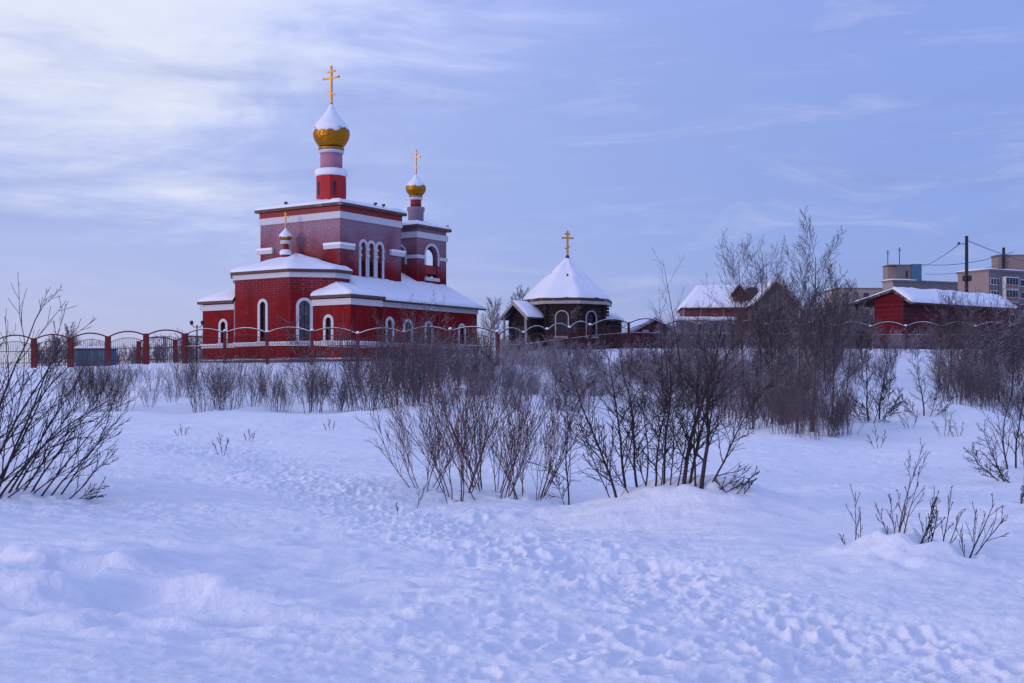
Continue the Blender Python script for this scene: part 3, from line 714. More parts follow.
# local x along the gable wall (to the right), y along the ridge; the front wall is y = 0
ezr = PZ(304.5, KY) - kz + kh; rz_ = PZ(290.5, KY) - kz + kh; ezl = PZ(306, KY + 4) - kz + kh
GW = 3.0; RX = -.85; LE = -5.5; RE = 1.0; OF = -.35; LN = 15
wr = ezr + .42 * (rz_ - ezr) * 1.0
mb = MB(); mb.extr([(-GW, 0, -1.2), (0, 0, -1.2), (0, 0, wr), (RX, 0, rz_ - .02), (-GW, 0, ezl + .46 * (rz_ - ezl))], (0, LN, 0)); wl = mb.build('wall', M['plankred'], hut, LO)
MB().box(.003, .05, .0, LN, -1.2, wr - .02).build('side_shade_panel', M['plankdull'], hut, LO)  # thin panel added over the right wall, its darker colour painting in the shade
MB().box(-.26, 0, -.06, -.003, -1, wr - .1).build('corner_board', M['plankdull'], hut, LO)
mb = MB(); up = .14
slab(mb, (LE, LN, ezl + up), (LE, OF, ezl + up), (RX, OF, rz_ + up), (RX, LN, rz_ + up), .14); slab(mb, (RE, OF, ezr + up), (RE, LN, ezr + up), (RX, LN, rz_ + up), (RX, OF, rz_ + up), .14)
rf = mb.build('roof', M['darkwood'], hut, LO)
mb = MB(); snow_slope(mb, (LE + .02, LN, ezl + up + .004), (LE + .02, OF + .02, ezl + up + .004), (RX, OF + .02, rz_ + up + .004), (RX, LN, rz_ + up + .004), .14, 24, 8, 81, rag=.07)
snow_slope(mb, (RE - .02, OF + .02, ezr + up + .004), (RE - .02, LN, ezr + up + .004), (RX, LN, rz_ + up + .004), (RX, OF + .02, rz_ + up + .004), .3, 24, 8, 82, rag=.08); mb.build('snow_cover', M['snow'], rf, LO)
mb = MB(); mb.extr([(LE, OF - .06, ezl - .05), (LE, OF - .06, ezl + up + .02), (RX, OF - .06, rz_ + up + .02), (RX, OF - .06, rz_ - .06)], (0, .05, 0)); mb.extr([(RE, OF - .06, ezr - .05), (RE, OF - .06, ezr + up + .02), (RX + .004, OF - .06, rz_ + up + .02), (RX + .004, OF - .06, rz_ - .06)], (0, .05, 0)); mb.build('barge_board', M['darkwood'], rf, LO)
for y in (.0, 2.6, 5.6): MB().box(LE + .5, LE + .68, y, y + .18, -1, ezl + .1).build('porch_post', M['darkwood'], hut, LO)
MB().box(LE + .5, -GW - .01, .1, 6, -1, .05).build('porch_floor', M['darkwood'], hut, LO)
MB().box(-GW - .06, -GW - .004, 1.0, 2.0, -.9, 1.9).build('door', M['darkwood'], hut, LO)
SDX, SDY = PX(90.5, 97), 97.0; dz = gz(SDX, SDY)
sh = thing('metal_shed', 'blue grey sheet metal shed with a snow roof behind the left fence', 'shed', (SDX, SDY, dz - .3), R(-2))
MB().box(-1.2, 1.2, 0, 2.4, -.4, PZ(349.5, SDY) - dz + .3).build('wall', M['shed'], sh, LO)
zz = PZ(349.4, SDY) - dz + .3
rf = MB().box(-1.3, 1.3, -.15, 2.5, zz + .002, zz + .08).build('roof', M['iron_dark'], sh, LO)
mb = MB(); snow_slope(mb, (-1.3, -.15, zz + .084), (1.3, -.15, zz + .084), (1.3, 2.5, zz + .1), (-1.3, 2.5, zz + .1), .2, 10, 6, 97); mb.build('snow_cover', M['snow'], rf, LO)

# ------------------------------------------------------------------ flats far right
def facade_windows(parent, wall, cols, rows, w, h, z_top, dz, name='window', frame=None, bars=True):
    for c in cols:
        for r in range(rows):
            z1 = z_top - r * dz; z0 = z1 - h
            pts = [wall.pt(u, z, .01) for u, z in ((c - w / 2, z0), (c + w / 2, z0), (c + w / 2, z1), (c - w / 2, z1))]
            mb = MB(); mb.extr(pts, (wall.n.x * .08, wall.n.y * .08, 0)); wn_ = mb.build(name, frame or M['winframe'], parent, LO)
            mb = MB(); k = max(1, round(w / 1.1))
            for q in range(k):
                a = c - w / 2 + w * q / k + .1; b = c - w / 2 + w * (q + 1) / k - .1
                mb.extr([wall.pt(u, z, .092) for u, z in ((a, z0 + .15), (b, z0 + .15), (b, z1 - .15), (a, z1 - .15))], (wall.n.x * .02, wall.n.y * .02, 0))
            mb.build('pane', M['glass'], wn_, LO)
def flat_block(name, label, px_c, Y, y_top, left_len, right_len, ang, mats, gzb=3.0):
    x, z1 = PX(px_c, Y), PZ(y_top, Y)
    t = thing(name, label, 'flats', (x, Y, gzb), 0); ht = z1 - gzb
    rd = Vector((math.cos(ang), math.sin(ang))); ld = Vector((-math.sin(ang), math.cos(ang)))
    c = Vector((0, 0)); p = [c + ld * left_len, c, c + rd * right_len, c + rd * right_len + ld * left_len]
    mb = MB(); ws = [Wall(p[i], p[(i + 1) % 4]) for i in range(4)]
    ws[0].sheet(mb, 0, ht, mi=0)
    for w in ws[1:]: w.sheet(mb, 0, ht, mi=1)
    mb.build('wall', mats, t, LO)
    q = [tuple(a) for a in p]
    rf = MB().prism(offset(q, .25), ht + .002, ht + .5).build('roof', M['concrete'], t, LO)
    mb = MB(); snow_roof(mb, [(*a, ht + .503) for a in offset(q, .2)], tuple(sum((Vector(a) for a in q), Vector((0, 0))) / 4) + (ht + .55,), .3, 3, 3, seed=3); mb.build('snow_cover', M['snow'], rf, LO)
    return t, ws, ht
t, ws, ht = flat_block('apartment_block', 'tan and grey apartment block with glazed balconies behind the utility pole', 989, 300, 271, 9.6, 16, R(28), [M['tanwall'], M['concrete']])
facade_windows(t, ws[1], [2.0], 4, 3.0, 1.7, ht - 1.6, 3.0); facade_windows(t, ws[1], [11.5], 4, 1.6, 1.7, ht - 1.6, 3.0)
for r in range(4):
    z1 = ht - 1.2 - r * 3.0; a, b = 4.6, 9.2
    mb = MB(); mb.extr([ws[1].pt(u, z, .01) for u, z in ((a, z1 - 2.9), (b, z1 - 2.9), (b, z1), (a, z1))], (ws[1].n.x * 1.0, ws[1].n.y * 1.0, 0)); bl = mb.build('balcony', M['winframe'], t, LO)
    mb = MB(); mb.extr([ws[1].pt(u, z, 1.02) for u, z in ((a + .15, z1 - 2.8), (b - .15, z1 - 2.8), (b - .15, z1 - 2.0), (a + .15, z1 - 2.0))], (ws[1].n.x * .03, ws[1].n.y * .03, 0)); mb.build('balcony_panel', M['balcony'], bl, LO)
    for q in range(4):
        u0 = a + .2 + q * 1.08; mb = MB(); mb.extr([ws[1].pt(u, z, 1.02) for u, z in ((u0, z1 - 1.9), (u0 + .95, z1 - 1.9), (u0 + .95, z1 - .25), (u0, z1 - .25))], (ws[1].n.x * .03, ws[1].n.y * .03, 0)); mb.build('pane', M['glass'], bl, LO)
q = (ws[1].t * 8.2 - ws[1].n * 4)
mb = MB().box(q.x - .4, q.x + 7, q.y, q.y + 4, ht + .4, ht + 4.4); ph = mb.build('roof_house', M['tanwall'], t, LO)
MB().box(q.x - .6, q.x + 7.2, q.y - .2, q.y + 4.2, ht + 4.402, ht + 4.7).build('roof_slab', M['concrete'], ph, LO)
MB().box(q.x + .6, q.x + 1.2, q.y - .6, q.y - .2, ht + .3, ht + 6.4).build('chimney_pipe', M['pole'], t, LO)
t, ws, ht = flat_block('long_apartment_block', 'long grey flat-roofed block seen over the red hut, with rooftop lift house', 893, 340, 281.5, 4.5, 40, R(20), [M['cream'], M['concrete']])
facade_windows(t, ws[1], [3 + 4.2 * k for k in range(9)], 2, 1.7, 1.6, ht - 3.2, 3.0)
mb = MB().box(2.0, 5.6, 2.5, 6.5, ht + .3, ht + 4.6); lh = mb.build('lift_house', M['concrete'], t, LO)
MB().box(-.4, 1.99, 3.5, 8, ht + .3, ht + 4.4).build('lift_house_end', M['tanwall'], lh, LO)
MB().box(-.7, 5.8, 2.2, 8.3, ht + 4.602, ht + 4.85).build('roof_slab', M['concrete'], lh, LO)
MB().box(5.75, 8.6, 2.4, 6.6, ht + .3, ht + 5.0).build('blue_box', M['bluebox'], t, LO)
MB().box(4.2, 4.8, 2.42, 2.49, ht + 1.2, ht + 3.2).build('door', M['inside'], lh, LO)
for x, h_ in ((-.2, 5.8), (3.0, 6.6)):
    mb = MB(); mb.tube([(x, 4, ht + 4.6), (x, 4, ht + 3.2 + h_)], .12, 5); mb.tube([(x - .5, 4, ht + 2.6 + h_), (x + .5, 4, ht + 2.6 + h_)], .06, 4); mb.tube([(x - .35, 4, ht + 2.1 + h_), (x + .35, 4, ht + 2.1 + h_)], .06, 4)
    mb.build('antenna', M['iron_dark'], t, LO)
t, ws, ht = flat_block('cream_apartment_block', 'distant cream flats showing a row of windows left of the red hut', 838, 420, 289, 14, 26, R(4), [M['cream'], M['cream']])
facade_windows(t, ws[1], [2.4 + 3.6 * k for k in range(7)], 3, 1.9, 1.7, ht - 1.2, 3.0, frame=M['concrete'])

# ------------------------------------------------------------------ utility pole and wires
UY = 122.0; ux = PX(966.6, UY); uz = gz(ux, UY)
pole = thing('utility_pole', 'tall dark wooden utility pole rising behind the red hut', 'pole', (ux, UY, uz))
ph = PZ(236, UY) - uz
MB().tube([(0, 0, -.5), (0, 0, ph)], [.2, .15], 10).build('pole_shaft', M['pole'], pole, LO)
for x in (-.27, .19):
    mb = MB(); z_ = PZ(278.5, UY) - uz; mb.lathe([(.02, z_ - .3), (.2, z_ - .26), (.25, z_), (.2, z_ + .26), (.02, z_ + .3)], (x, -.22), 12); mb.build('junction_drum', M['iron_dark'], pole, LO)
MB().tube([(-.12, 0, PZ(244, UY) - uz), (-.75, .1, PZ(243.4, UY) - uz)], .035, 6).build('bracket', M['pole'], pole, LO)
mb = MB(); mb.lathe([(.03, PZ(244.6, UY) - uz), (.14, PZ(244, UY) - uz), (.12, PZ(242.4, UY) - uz), (.03, PZ(242, UY) - uz)], (-.72, .1), 10); mb.build('insulator', M['iron_dark'], pole, LO)
def wire(label, a, b, sag, r=.03):
    pts = [(a[0] + (b[0] - a[0]) * t, a[1] + (b[1] - a[1]) * t, a[2] + (b[2] - a[2]) * t - sag * 4 * t * (1 - t)) for t in np.linspace(0, 1, 24)]
    o = MB().tube(pts, r, 5).build('power_line', M['wire'], None, pts[0]); o.location = pts[0]
    tag(o, label, 'wire', 'wires around the utility pole')
P3 = lambda px, py, Y: (PX(px, Y), Y, PZ(py, Y))
wire('wire sloping down left from the pole insulator to the long block', P3(959.5, 244, UY), P3(918, 266.5, 330), .6, .04)
wire('uppermost wire from the pole to the right edge', P3(967.5, 240.5, UY), P3(1120, 268, 180), 1.4, .035)
wire('long slack wire passing behind the pole', P3(1013, 252, 298), P3(921, 264.5, 338), 1.2, .07)
wire('lowest thin wire just above the tan block', P3(1010, 261.5, 298), P3(925, 274, 338), 1.0, .05)

# ------------------------------------------------------------------ lamp post by the church
lx, ly = PX(197, 83), 83.0; lz = gz(lx, ly)
lamp = thing('street_lamp', 'slim dark lamp post with two lanterns left of the church', 'street lamp', (lx, ly, lz))
lt = PZ(325, ly) - lz
MB().tube([(0, 0, -.2), (0, 0, lt)], [.07, .045], 8).build('pole_shaft', M['iron_dark'], lamp, LO)
MB().tube([(-.36, 0, lt + .02), (-.2, 0, lt - .16), (0, 0, lt - .1), (.2, 0, lt - .16), (.36, 0, lt + .02)], .028, 6).build('arm', M['iron_dark'], lamp, LO)
for s in (-1, 1):
    l = MB().lathe([(.03, lt + .0), (.10, lt + .04), (.13, lt + .18), (.10, lt + .26), (.03, lt + .3)], (s * .36, 0), 10).build('lantern', M['iron_dark'], lamp, LO)

# ------------------------------------------------------------------ fences of arched panels
def fence(name, label, knots, n_per, post_h, rise, post_w, snow, inner=True, postmat='post', group=None):
    """knots: (pixel column, distance) of the corners; n_per panels in each run"""
    pts = []
    for (a, b), n in zip(zip(knots[:-1], knots[1:]), n_per):
        A = np.array([PX(*a), a[1]]); B = np.array([PX(*b), b[1]])
        for k in range(n): pts.append(A + (B - A) * k / n)
    pts.append(np.array([PX(*knots[-1]), knots[-1][1]]))
    o3 = (pts[0][0], pts[0][1], gz(*pts[0]))
    root = thing(name, label, 'fence', o3, 0, group); rs = random.Random(len(pts))
    zs = [gz(*p) for p in pts]
    for p, z in zip(pts, zs):
        h = post_h + rs.uniform(-.04, .04); w = post_w / 2
        po = MB().box(p[0] - w, p[0] + w, p[1] - w, p[1] + w, z - .6, z + h).build('post', M[postmat], root, o3)
        if snow: MB().lathe([(w * 1.2, z + h + .002), (w * 1.25, z + h + .06), (w * .7, z + h + .12), (.02, z + h + .14)], (p[0], p[1]), 8).build('snow_cap', M['snow'], po, o3)
    for i in range(len(pts) - 1):
        a, b = pts[i], pts[i + 1]; d = b - a; L = np.linalg.norm(d); d /= L
        za, zb = zs[i], zs[i + 1]
        base = lambda s: za + (zb - za) * s / L
        arc = lambda s, hh: base(s) + hh + rise * math.sin(math.pi * s / L) ** .8
        ss = np.linspace(post_w / 2, L - post_w / 2, 13); mb = MB()
        q = lambda s, z: (a[0] + d[0] * s, a[1] + d[1] * s, z)
        mb.tube([q(s, arc(s, post_h - .12)) for s in ss], .035 if snow else .05, 5)
        if inner: mb.tube([q(s, arc(s, post_h - .55)) for s in ss], .02, 4)
        for hh in (.35, 1.15): mb.tube([q(ss[0], base(ss[0]) + hh), q(ss[-1], base(ss[-1]) + hh)], .022, 4)
        s = post_w / 2 + .14
        while s < L - post_w / 2 - .05:
            mb.tube([q(s, base(s) + .1), q(s, arc(s, post_h - .55 if inner else post_h - .12))], .015, 3); s += .15
        pn = mb.build('panel', M['iron'], root, o3)
        if snow:
            mb = MB(); mb.tube([q(s, arc(s, post_h - .12) + .045) for s in ss], [.012 + .012 * rs.random() for _ in ss], 5)
            mb.tube([q(s, base(s) + 1.18) for s in ss], [.008 + .010 * rs.random() for _ in ss], 5); mb.build('rail_snow', M['snow'], pn, o3)
    return root
fence('arched_fence', 'arched iron fence with thick red brick posts on the snowbank left of the church', [(-76, 90), (34, 87), (185, 83.5)], [3, 4], 2.05, .36, .32, False)
fence('arched_fence', 'second fence of lower red posts a little behind the left snowbank fence', [(139, 92), (175.5, 91.5), (211, 91.5)], [1, 1], 1.75, .36, .26, False, False)
fence('arched_fence', 'arched fence with snow-lined rails running in front of the church', [(185.1, 83.4), (312, 76), (497, 75)], [3, 4], 2.05, .34, .18, True)
fence('arched_fence', 'snow-lined arched fence stretch in front of the wooden chapel', [(498, 75.1), (590, 86), (664, 94)], [4, 2], 1.9, .42, .18, True, True, 'iron')
fence('arched_fence', 'long arched fence with snowy rails in front of the barn and red hut', [(665, 94.1), (800, 96), (1080, 97)], [4, 8], 1.85, .4, .18, True, False, 'iron')

# ------------------------------------------------------------------ bare shrubs and trees
def grow(out, rs, p, d, L, r, lv, li=0, rmin=.003):
    s = lv[li]; n = s['seg']; pts = [p.copy()]; q = p.copy(); dd = d / np.linalg.norm(d); step = L / n
    for k in range(n):
        dd = dd + rs.normal(0, s['wob'], 3) + np.array([0, 0, s['trop']]); dd /= np.linalg.norm(dd)
        q = q + dd * step; pts.append(q.copy())
    rr = [max(rmin, r * (1 - (1 - s.get('tip', .3)) * k / n)) for k in range(n + 1)]
    out.append((pts, rr, li))
    if li + 1 >= len(lv): return
    c = lv[li + 1]; cnt = max(1, int(round(c['n'] * (L / s.get('ref', L)) * rs.uniform(.8, 1.2)))); az = rs.uniform(0, 6.28)
    for i in range(cnt):
        t = c['start'] + (1 - c['start']) * (i + rs.uniform(0, 1)) / cnt * .98
        f = t * n; k = min(int(f), n - 1); w = f - k
        pos = pts[k] * (1 - w) + pts[k + 1] * w; dv = pts[k + 1] - pts[k]; dv /= np.linalg.norm(dv)
        a = np.cross(dv, [0, 0, 1.0]) if abs(dv[2]) < .95 else np.cross(dv, [1.0, 0, 0]); a /= np.linalg.norm(a); b = np.cross(dv, a)
        az += 2.4 + rs.uniform(-.5, .5); an = rs.uniform(*c['ang'])
        cd = dv * math.cos(an) + (a * math.cos(az) + b * math.sin(az)) * math.sin(an)
        cl = L * rs.uniform(*c['lr']) * (1 - c.get('fall', .55) * t)
        grow(out, rs, pos, cd, cl, max(rmin, rr[k] * c.get('rr', .55)), lv, li + 1, rmin)
def tubes_mesh(name, lines, mat, off=(0, 0, 0), sides=(6, 4, 3, 3)):
    vs = []; fs = []; base = 0
    for pts, rr, li in lines:
        P = np.array(pts); n = len(P); k = sides[min(li, 3)]
        T = np.gradient(P, axis=0); T /= np.linalg.norm(T, axis=1)[:, None] + 1e-9
        ref = np.array([0, 0, 1.0]) if abs(T[0][2]) < .8 else np.array([1.0, .2, 0])
        A = np.cross(T, ref); A /= np.linalg.norm(A, axis=1)[:, None] + 1e-9; B = np.cross(T, A)
        an = np.arange(k) * 2 * math.pi / k
        ring = P[:, None, :] + (A[:, None, :] * np.cos(an)[None, :, None] + B[:, None, :] * np.sin(an)[None, :, None]) * np.array(rr)[:, None, None]
        vs.append(ring.reshape(-1, 3))
        i = np.arange(n - 1)[:, None] * k; q = np.arange(k)[None, :]; q2 = (q + 1) % k
        fs.append(np.stack([i + q, i + q2, i + k + q2, i + k + q], -1).reshape(-1, 4) + base); base += n * k
    v = np.concatenate(vs) - np.array(off); f = np.concatenate(fs)
    me = bpy.data.meshes.new(name); me.vertices.add(len(v)); me.vertices.foreach_set('co', v.ravel())
    me.loops.add(f.size); me.loops.foreach_set('vertex_index', f.ravel().astype(np.int32))
    me.polygons.add(len(f)); me.polygons.foreach_set('loop_start', (np.arange(len(f)) * 4).astype(np.int32)); me.polygons.foreach_set('loop_total', np.full(len(f), 4, np.int32))
    me.polygons.foreach_set('use_smooth', np.ones(len(f), bool)); me.update(calc_edges=True); me.materials.append(mat)
    return me
def V3(*a): return np.array(a, float)
# species: levels of branching
BRUSH = [dict(seg=8, wob=.085, trop=.045, tip=.3), dict(n=9, start=.16, ang=(.22, .55), lr=(.42, .8), seg=5, wob=.08, trop=.10, tip=.35, fall=.5), dict(n=5, start=.15, ang=(.25, .6), lr=(.3, .6), seg=3, wob=.08, trop=.08, tip=.5)]
ARC = [dict(seg=9, wob=.05, trop=-.018, tip=.2), dict(n=8, start=.18, ang=(.25, .6), lr=(.3, .6), seg=6, wob=.07, trop=.04, tip=.3), dict(n=5, start=.15, ang=(.3, .7), lr=(.25, .55), seg=4, wob=.09, trop=.04, tip=.4)]
CLUMP = [dict(seg=10, wob=.075, trop=.04, tip=.2), dict(n=16, start=.14, ang=(.45, 1.0), lr=(.26, .5), seg=6, wob=.11, trop=.06, tip=.3), dict(n=8, start=.12, ang=(.4, .9), lr=(.28, .6), seg=4, wob=.12, trop=.04, tip=.4)]
TWIG = [dict(seg=7, wob=.05, trop=.04, tip=.25), dict(n=5, start=.2, ang=(.25, .55), lr=(.25, .6), seg=4, wob=.07, trop=.06, tip=.35), dict(n=2, start=.3, ang=(.3, .7), lr=(.25, .45), seg=3, wob=.08, trop=.04, tip=.5)]
DENSE = [dict(seg=6, wob=.09, trop=.05, tip=.3), dict(n=10, start=.15, ang=(.35, .9), lr=(.35, .65), seg=4, wob=.12, trop=.06, tip=.4), dict(n=7, start=.12, ang=(.4, 1.0), lr=(.3, .65), seg=3, wob=.14, trop=.04, tip=.5)]
TREE = [dict(seg=12, wob=.03, trop=.05, tip=.12), dict(n=24, rr=.42, start=.2, ang=(.5, .9), lr=(.40, .60), seg=8, wob=.06, trop=.07, tip=.2, fall=.5), dict(n=12, rr=.5, start=.18, ang=(.35, .75), lr=(.28, .5), seg=4, wob=.08, trop=.08, tip=.35), dict(n=5, start=.15, ang=(.35, .75), lr=(.35, .6), seg=3, wob=.1, trop=.05, tip=.5)]

ROOTS = []
def near_shrub(name, label, stems, lv, mat, seed, cat='shrub', group=None, rmin=.0035):
    """stems: (pixel x, pixel y, height, lean in x, lean in y, radius); every stem with its side twigs is a part"""
    rs = np.random.RandomState(seed); roots = []
    for st in stems: roots.append(spot(st[0], st[1]))
    ROOTS.extend([(r[0], r[1]) for r in roots if r[1] < 30])
    c = np.mean([r[:2] for r in roots], axis=0); o = (c[0], c[1], gz(*c))
    t = thing(name, label, cat, o, 0, group)
    for (px, py, h, lx, ly_, r), p in zip(stems, roots):
        if h > 8: h = h * p[1] / F      # height as seen, in pixels of the photograph
        out = []; d = V3(lx, ly_, 1); L = h * np.linalg.norm(d) * .93
        grow(out, rs, V3(p[0], p[1], p[2] - .08), d, L, r, lv, 0, rmin)
        link(bpy.data.objects.new('stem', tubes_mesh('stem', out, M[mat], o)), t)
    return t
rn = random.Random(5)
# big willow at the left edge, its stems fanning up to the right
st = []
for (px, py, h, lx) in ((-62, 498, 225, .22), (-44, 500, 232, .34), (-24, 500, 200, .38), (-14, 499, 170, .30), (-6, 499, 150, .55), (4, 497, 138, .5), (12, 493, 126, .42), (20, 491, 112, .66), (28, 493, 118, .55),
                        (38, 496, 112, .68), (46, 497, 92, .85), (56, 496, 82, .7), (64, 498, 54, 1.0), (70, 499, 26, 1.4), (76, 499, 15, 1.8), (-2, 500, 60, 1.1), (-36, 499, 150, .65), (26, 496, 60, 1.1), (-24, 500, 105, .85), (-8, 500, 196, .26)):
    st.append((px, py, h, lx, rn.uniform(-.15, .25), .007 + .00007 * h))
near_shrub('willow_shrub', 'large bare willow at the left edge fanning dark stems over the snow', st, ARC, 'bark', 11)
st = [(px, 474 + rn.uniform(-8, 6), rn.uniform(105, 140), rn.uniform(-.1, .2), rn.uniform(-.2, .2), .014) for px in (-58, -50, -42, -35, -28, -20, -12, -6, 2)]
near_shrub('dense_shrub', 'dark dense shrub mass behind the left edge willow', st, DENSE, 'bark', 12)
# brushy reddish bushes in the middle
def brush(label, px0, px1, py, n, h0, h1, seed, spread=.5, mat='bark_red', lv=BRUSH, r=.0078):
    st = []; r_ = random.Random(seed)
    for k in range(n):
        u = (k + .5) / n; c_ = px0 + (px1 - px0) * (.25 if u < .45 else .68); px = c_ + (px0 + (px1 - px0) * u - c_) * .4 + r_.uniform(-2.5, 2.5)
        st.append((px, py + r_.uniform(-6, 5), r_.uniform(h0, h1), (u - .5) * 2 * spread + r_.uniform(-.12, .12), r_.uniform(-.25, .25), r * r_.uniform(.75, 1.25)))
    return near_shrub('brush_shrub', label, st, lv, mat, seed, rmin=.0026)
brush('sparse reddish brush shrub leaning left beside the trampled path', 408, 440, 486, 9, 50, 80, 21, .75)
brush('reddish brush shrub with forked dark stems right behind the leaning sparse one', 438, 478, 497, 12, 80, 114, 22, .55, r=.009)
brush('tallest reddish brush shrub, its thicket of upright stems in the middle of the snowfield', 468, 516, 496, 17, 88, 124, 23, .55, r=.009)
brush('reddish brush shrub spreading right between the tallest one and a lone sapling', 512, 550, 499, 12, 80, 118, 24, .6)
near_shrub('sapling', 'single thin sapling with sideways twigs standing between reddish brush and birch clump', [(569, 504, 135, -.03, .05, .014), (566, 503, 45, -.5, 0, .006)], CLUMP, 'bark', 25, 'sapling')
near_shrub('twig', 'small dark curved twig at the foot of the reddish brush', [(416, 506, 28, .35, 0, .006), (398, 509, 12, -.1, 0, .005)], TWIG, 'bark', 26, 'twig')
# birch clump growing from the mound
st = [(618, 499, 150, -.22, .1, .019), (627, 493, 158, -.12, .2, .019), (638, 489, 165, -.03, .1, .018), (644, 488, 130, .08, .3, .012), (655, 488, 158, .03, -.1, .015), (664, 487, 150, .06, .2, .016), (670, 489, 120, -.06, .2, .010),
      (683, 487, 178, -.02, .0, .028), (689, 487, 165, .2, .1, .02), (701, 488, 168, .14, .1, .028), (707, 489, 110, .6, .1, .014), (676, 488, 115, .2, -.1, .010), (632, 494, 85, -.5, .1, .009), (696, 490, 150, .05, .3, .014), (648, 489, 95, -.25, .2, .009), (660, 489, 100, .25, 0, .009), (612, 500, 90, -.35, .2, .008)]
near_shrub('birch_clump', 'clump of dark slender birch stems growing from a snow mound', st, CLUMP, 'bark', 31, 'birch', rmin=.0032)
st = [(712, 489, 26, 1.5, .1, .008), (722, 490, 20, 1.3, .2, .007), (735, 490, 26, .9, .0, .007), (742, 491, 20, .5, .2, .006), (728, 492, 16, -.8, .1, .006)]
near_shrub('low_shrub', 'low arching twigs at the right foot of the birch clump mound', st, ARC, 'bark', 32)
# right foreground twigs
near_shrub('twig_shrub', 'pair of slim upright twigs at the left of the right foreground mound', [(855, 545, 64, .1, 0, .0065), (860, 543, 40, .03, 0, .005), (851, 550, 22, -.6, 0, .005), (867, 543, 20, .5, 0, .004)], TWIG, 'bark_red', 41, 'twigs', rmin=.003)
near_shrub('twig_shrub', 'fan of forked stems on the right foreground mound', [(898, 540, 78, .05, .1, .009), (896, 540, 60, .3, 0, .007), (892, 541, 42, -.45, .1, .005), (900, 540, 70, .35, .1, .007), (897, 541, 55, -.1, .1, .006)], TWIG, 'bark_red', 42, 'twigs', rmin=.003)
near_shrub('twig_shrub', 'bushy tuft of leaning twigs right of the forked fan', [(917, 545, 50, .5, .1, .008), (922, 543, 56, .42, .2, .007), (929, 547, 48, .2, .1, .007), (915, 545, 38, .75, .1, .006), (942, 549, 68, .12, .1, .007), (945, 548, 48, .5, .1, .006), (926, 546, 60, .3, .1, .006)], TWIG, 'bark', 43, 'twigs', rmin=.003)
near_shrub('twig_shrub', 'forked twig leaning right nearest the right edge', [(967, 556, 62, .6, .1, .009), (969, 555, 52, .85, .1, .007), (966, 556, 36, -.25, .1, .005), (971, 545, 45, .3, .1, .005)], TWIG, 'bark', 44, 'twigs', rmin=.003)
near_shrub('twig_shrub', 'small leaning twig in the snow behind the right foreground twigs', [(912, 478, 40, .3, .1, .008), (909, 478, 32, .05, .1, .006), (916, 477, 28, .6, .1, .006)], TWIG, 'bark', 45, 'twigs')
near_shrub('edge_shrub', 'dark shrub at the right edge with a long bough arching down left', [(1008, 472, 100, -.10, .1, .018), (1016, 471, 118, .06, .1, .02), (1006, 482, 62, -.4, .1, .014), (1004, 481, 36, -1.3, .0, .013), (1024, 480, 70, .3, .1, .014), (1040, 474, 120, .0, .1, .018), (1014, 483, 24, -.8, .1, .009), (1020, 505, 30, .2, 0, .007)], CLUMP, 'bark', 46)
# sparse saplings on the right slope
for (px, py, h, seed, lab) in ((868, 422, 72, 51, 'slim dark sapling right of the tall birch on the snow slope'), (879, 420, 75, 52, 'slightly leaning dark sapling paired beside another on the right slope'), (924, 418, 64, 53, 'lone upright sapling with flat spreading twigs below the red hut')):
    near_shrub('sapling', lab, [(px, py, h, .03, .05, .028), (px + 5, py + 1, h * .6, .4, .1, .014), (px - 5, py, h * .3, -1.1, .1, .010), (px + 8, py, h * .3, 1.3, .1, .011)], CLUMP, 'bark', seed, 'sapling', rmin=.006)
for (px, py, h, seed, lab) in ((878, 448, .65, 61, 'small brown weed tuft beside the bright drift'), (866, 424, .5, 62, 'little twig tuft at the foot of the paired saplings'), (910, 430, .8, 63, 'thin weed stalks below the lone upright sapling'), (945, 436, .9, 64, 'forked weed stalk right of the thin stalks'), (958, 437, .6, 65, 'short leaning weed stalk nearest the right-edge bough'),
                               (222, 452, .5, 66, 'tiny dark forked stalk alone on the left snowfield'), (250, 440, .35, 67, 'faint stalk right of the tiny forked one'), (182, 436, .4, 68, 'pale stalk nearest the left snow ridge'), (330, 430, .4, 69, 'thin stalk before the church shrubs')):
    near_shrub('weed_stalk', lab, [(px, py, h, -.15, 0, .008), (px + 2, py, h * .8, .3, 0, .007), (px - 3, py, h * .6, -.5, .1, .006)], TWIG, 'bark_red' if h > .45 else 'stalk', seed, 'weed', rmin=.005)
for (px, py, h) in ((893, 556, .03),):
    near_shrub('twig', 'dry twig lying on the right foreground mound', [(884, 560, .05, 3.2, 0, .006), (845, 572, .06, 2.5, 0, .005)], TWIG[:1], 'bark', 71, 'twig', rmin=.003)

# mid-distance stock, copied: shrubs and young trees
def stock(lv, n, h, spread, mat, seed, rad, rmin, base=.35):
    rs = np.random.RandomState(seed); out = []
    for k in range(n):
        a = rs.uniform(0, 6.28); q = rs.uniform(0, 1) ** .7; d = V3(math.cos(a) * q * spread, math.sin(a) * q * spread, 1)
        p = V3(math.cos(a) * q * base, math.sin(a) * q * base, -.15)
        grow(out, rs, p, d, h * rs.uniform(.65, 1.0), rad * rs.uniform(.7, 1.2), lv, 0, rmin)
    return tubes_mesh('bare_shrub', out, M[mat])
S_DENSE = [stock(DENSE, 13, 2.6, .55, 'bark_mid', 100 + i, .013, .0045) for i in range(3)]
S_FROST = [stock(DENSE, 12, 2.4, .65, 'bark_frost', 110 + i, .013, .005) for i in range(4)]
S_UP = [stock(BRUSH, 12, 2.8, .35, 'bark_mid', 120 + i, .012, .0042, .5) for i in range(3)]
S_TALL = [stock(CLUMP, 6, 4.4, .28, 'bark_mid', 130 + i, .021, .0046, .5) for i in range(4)]
_cnt = {}
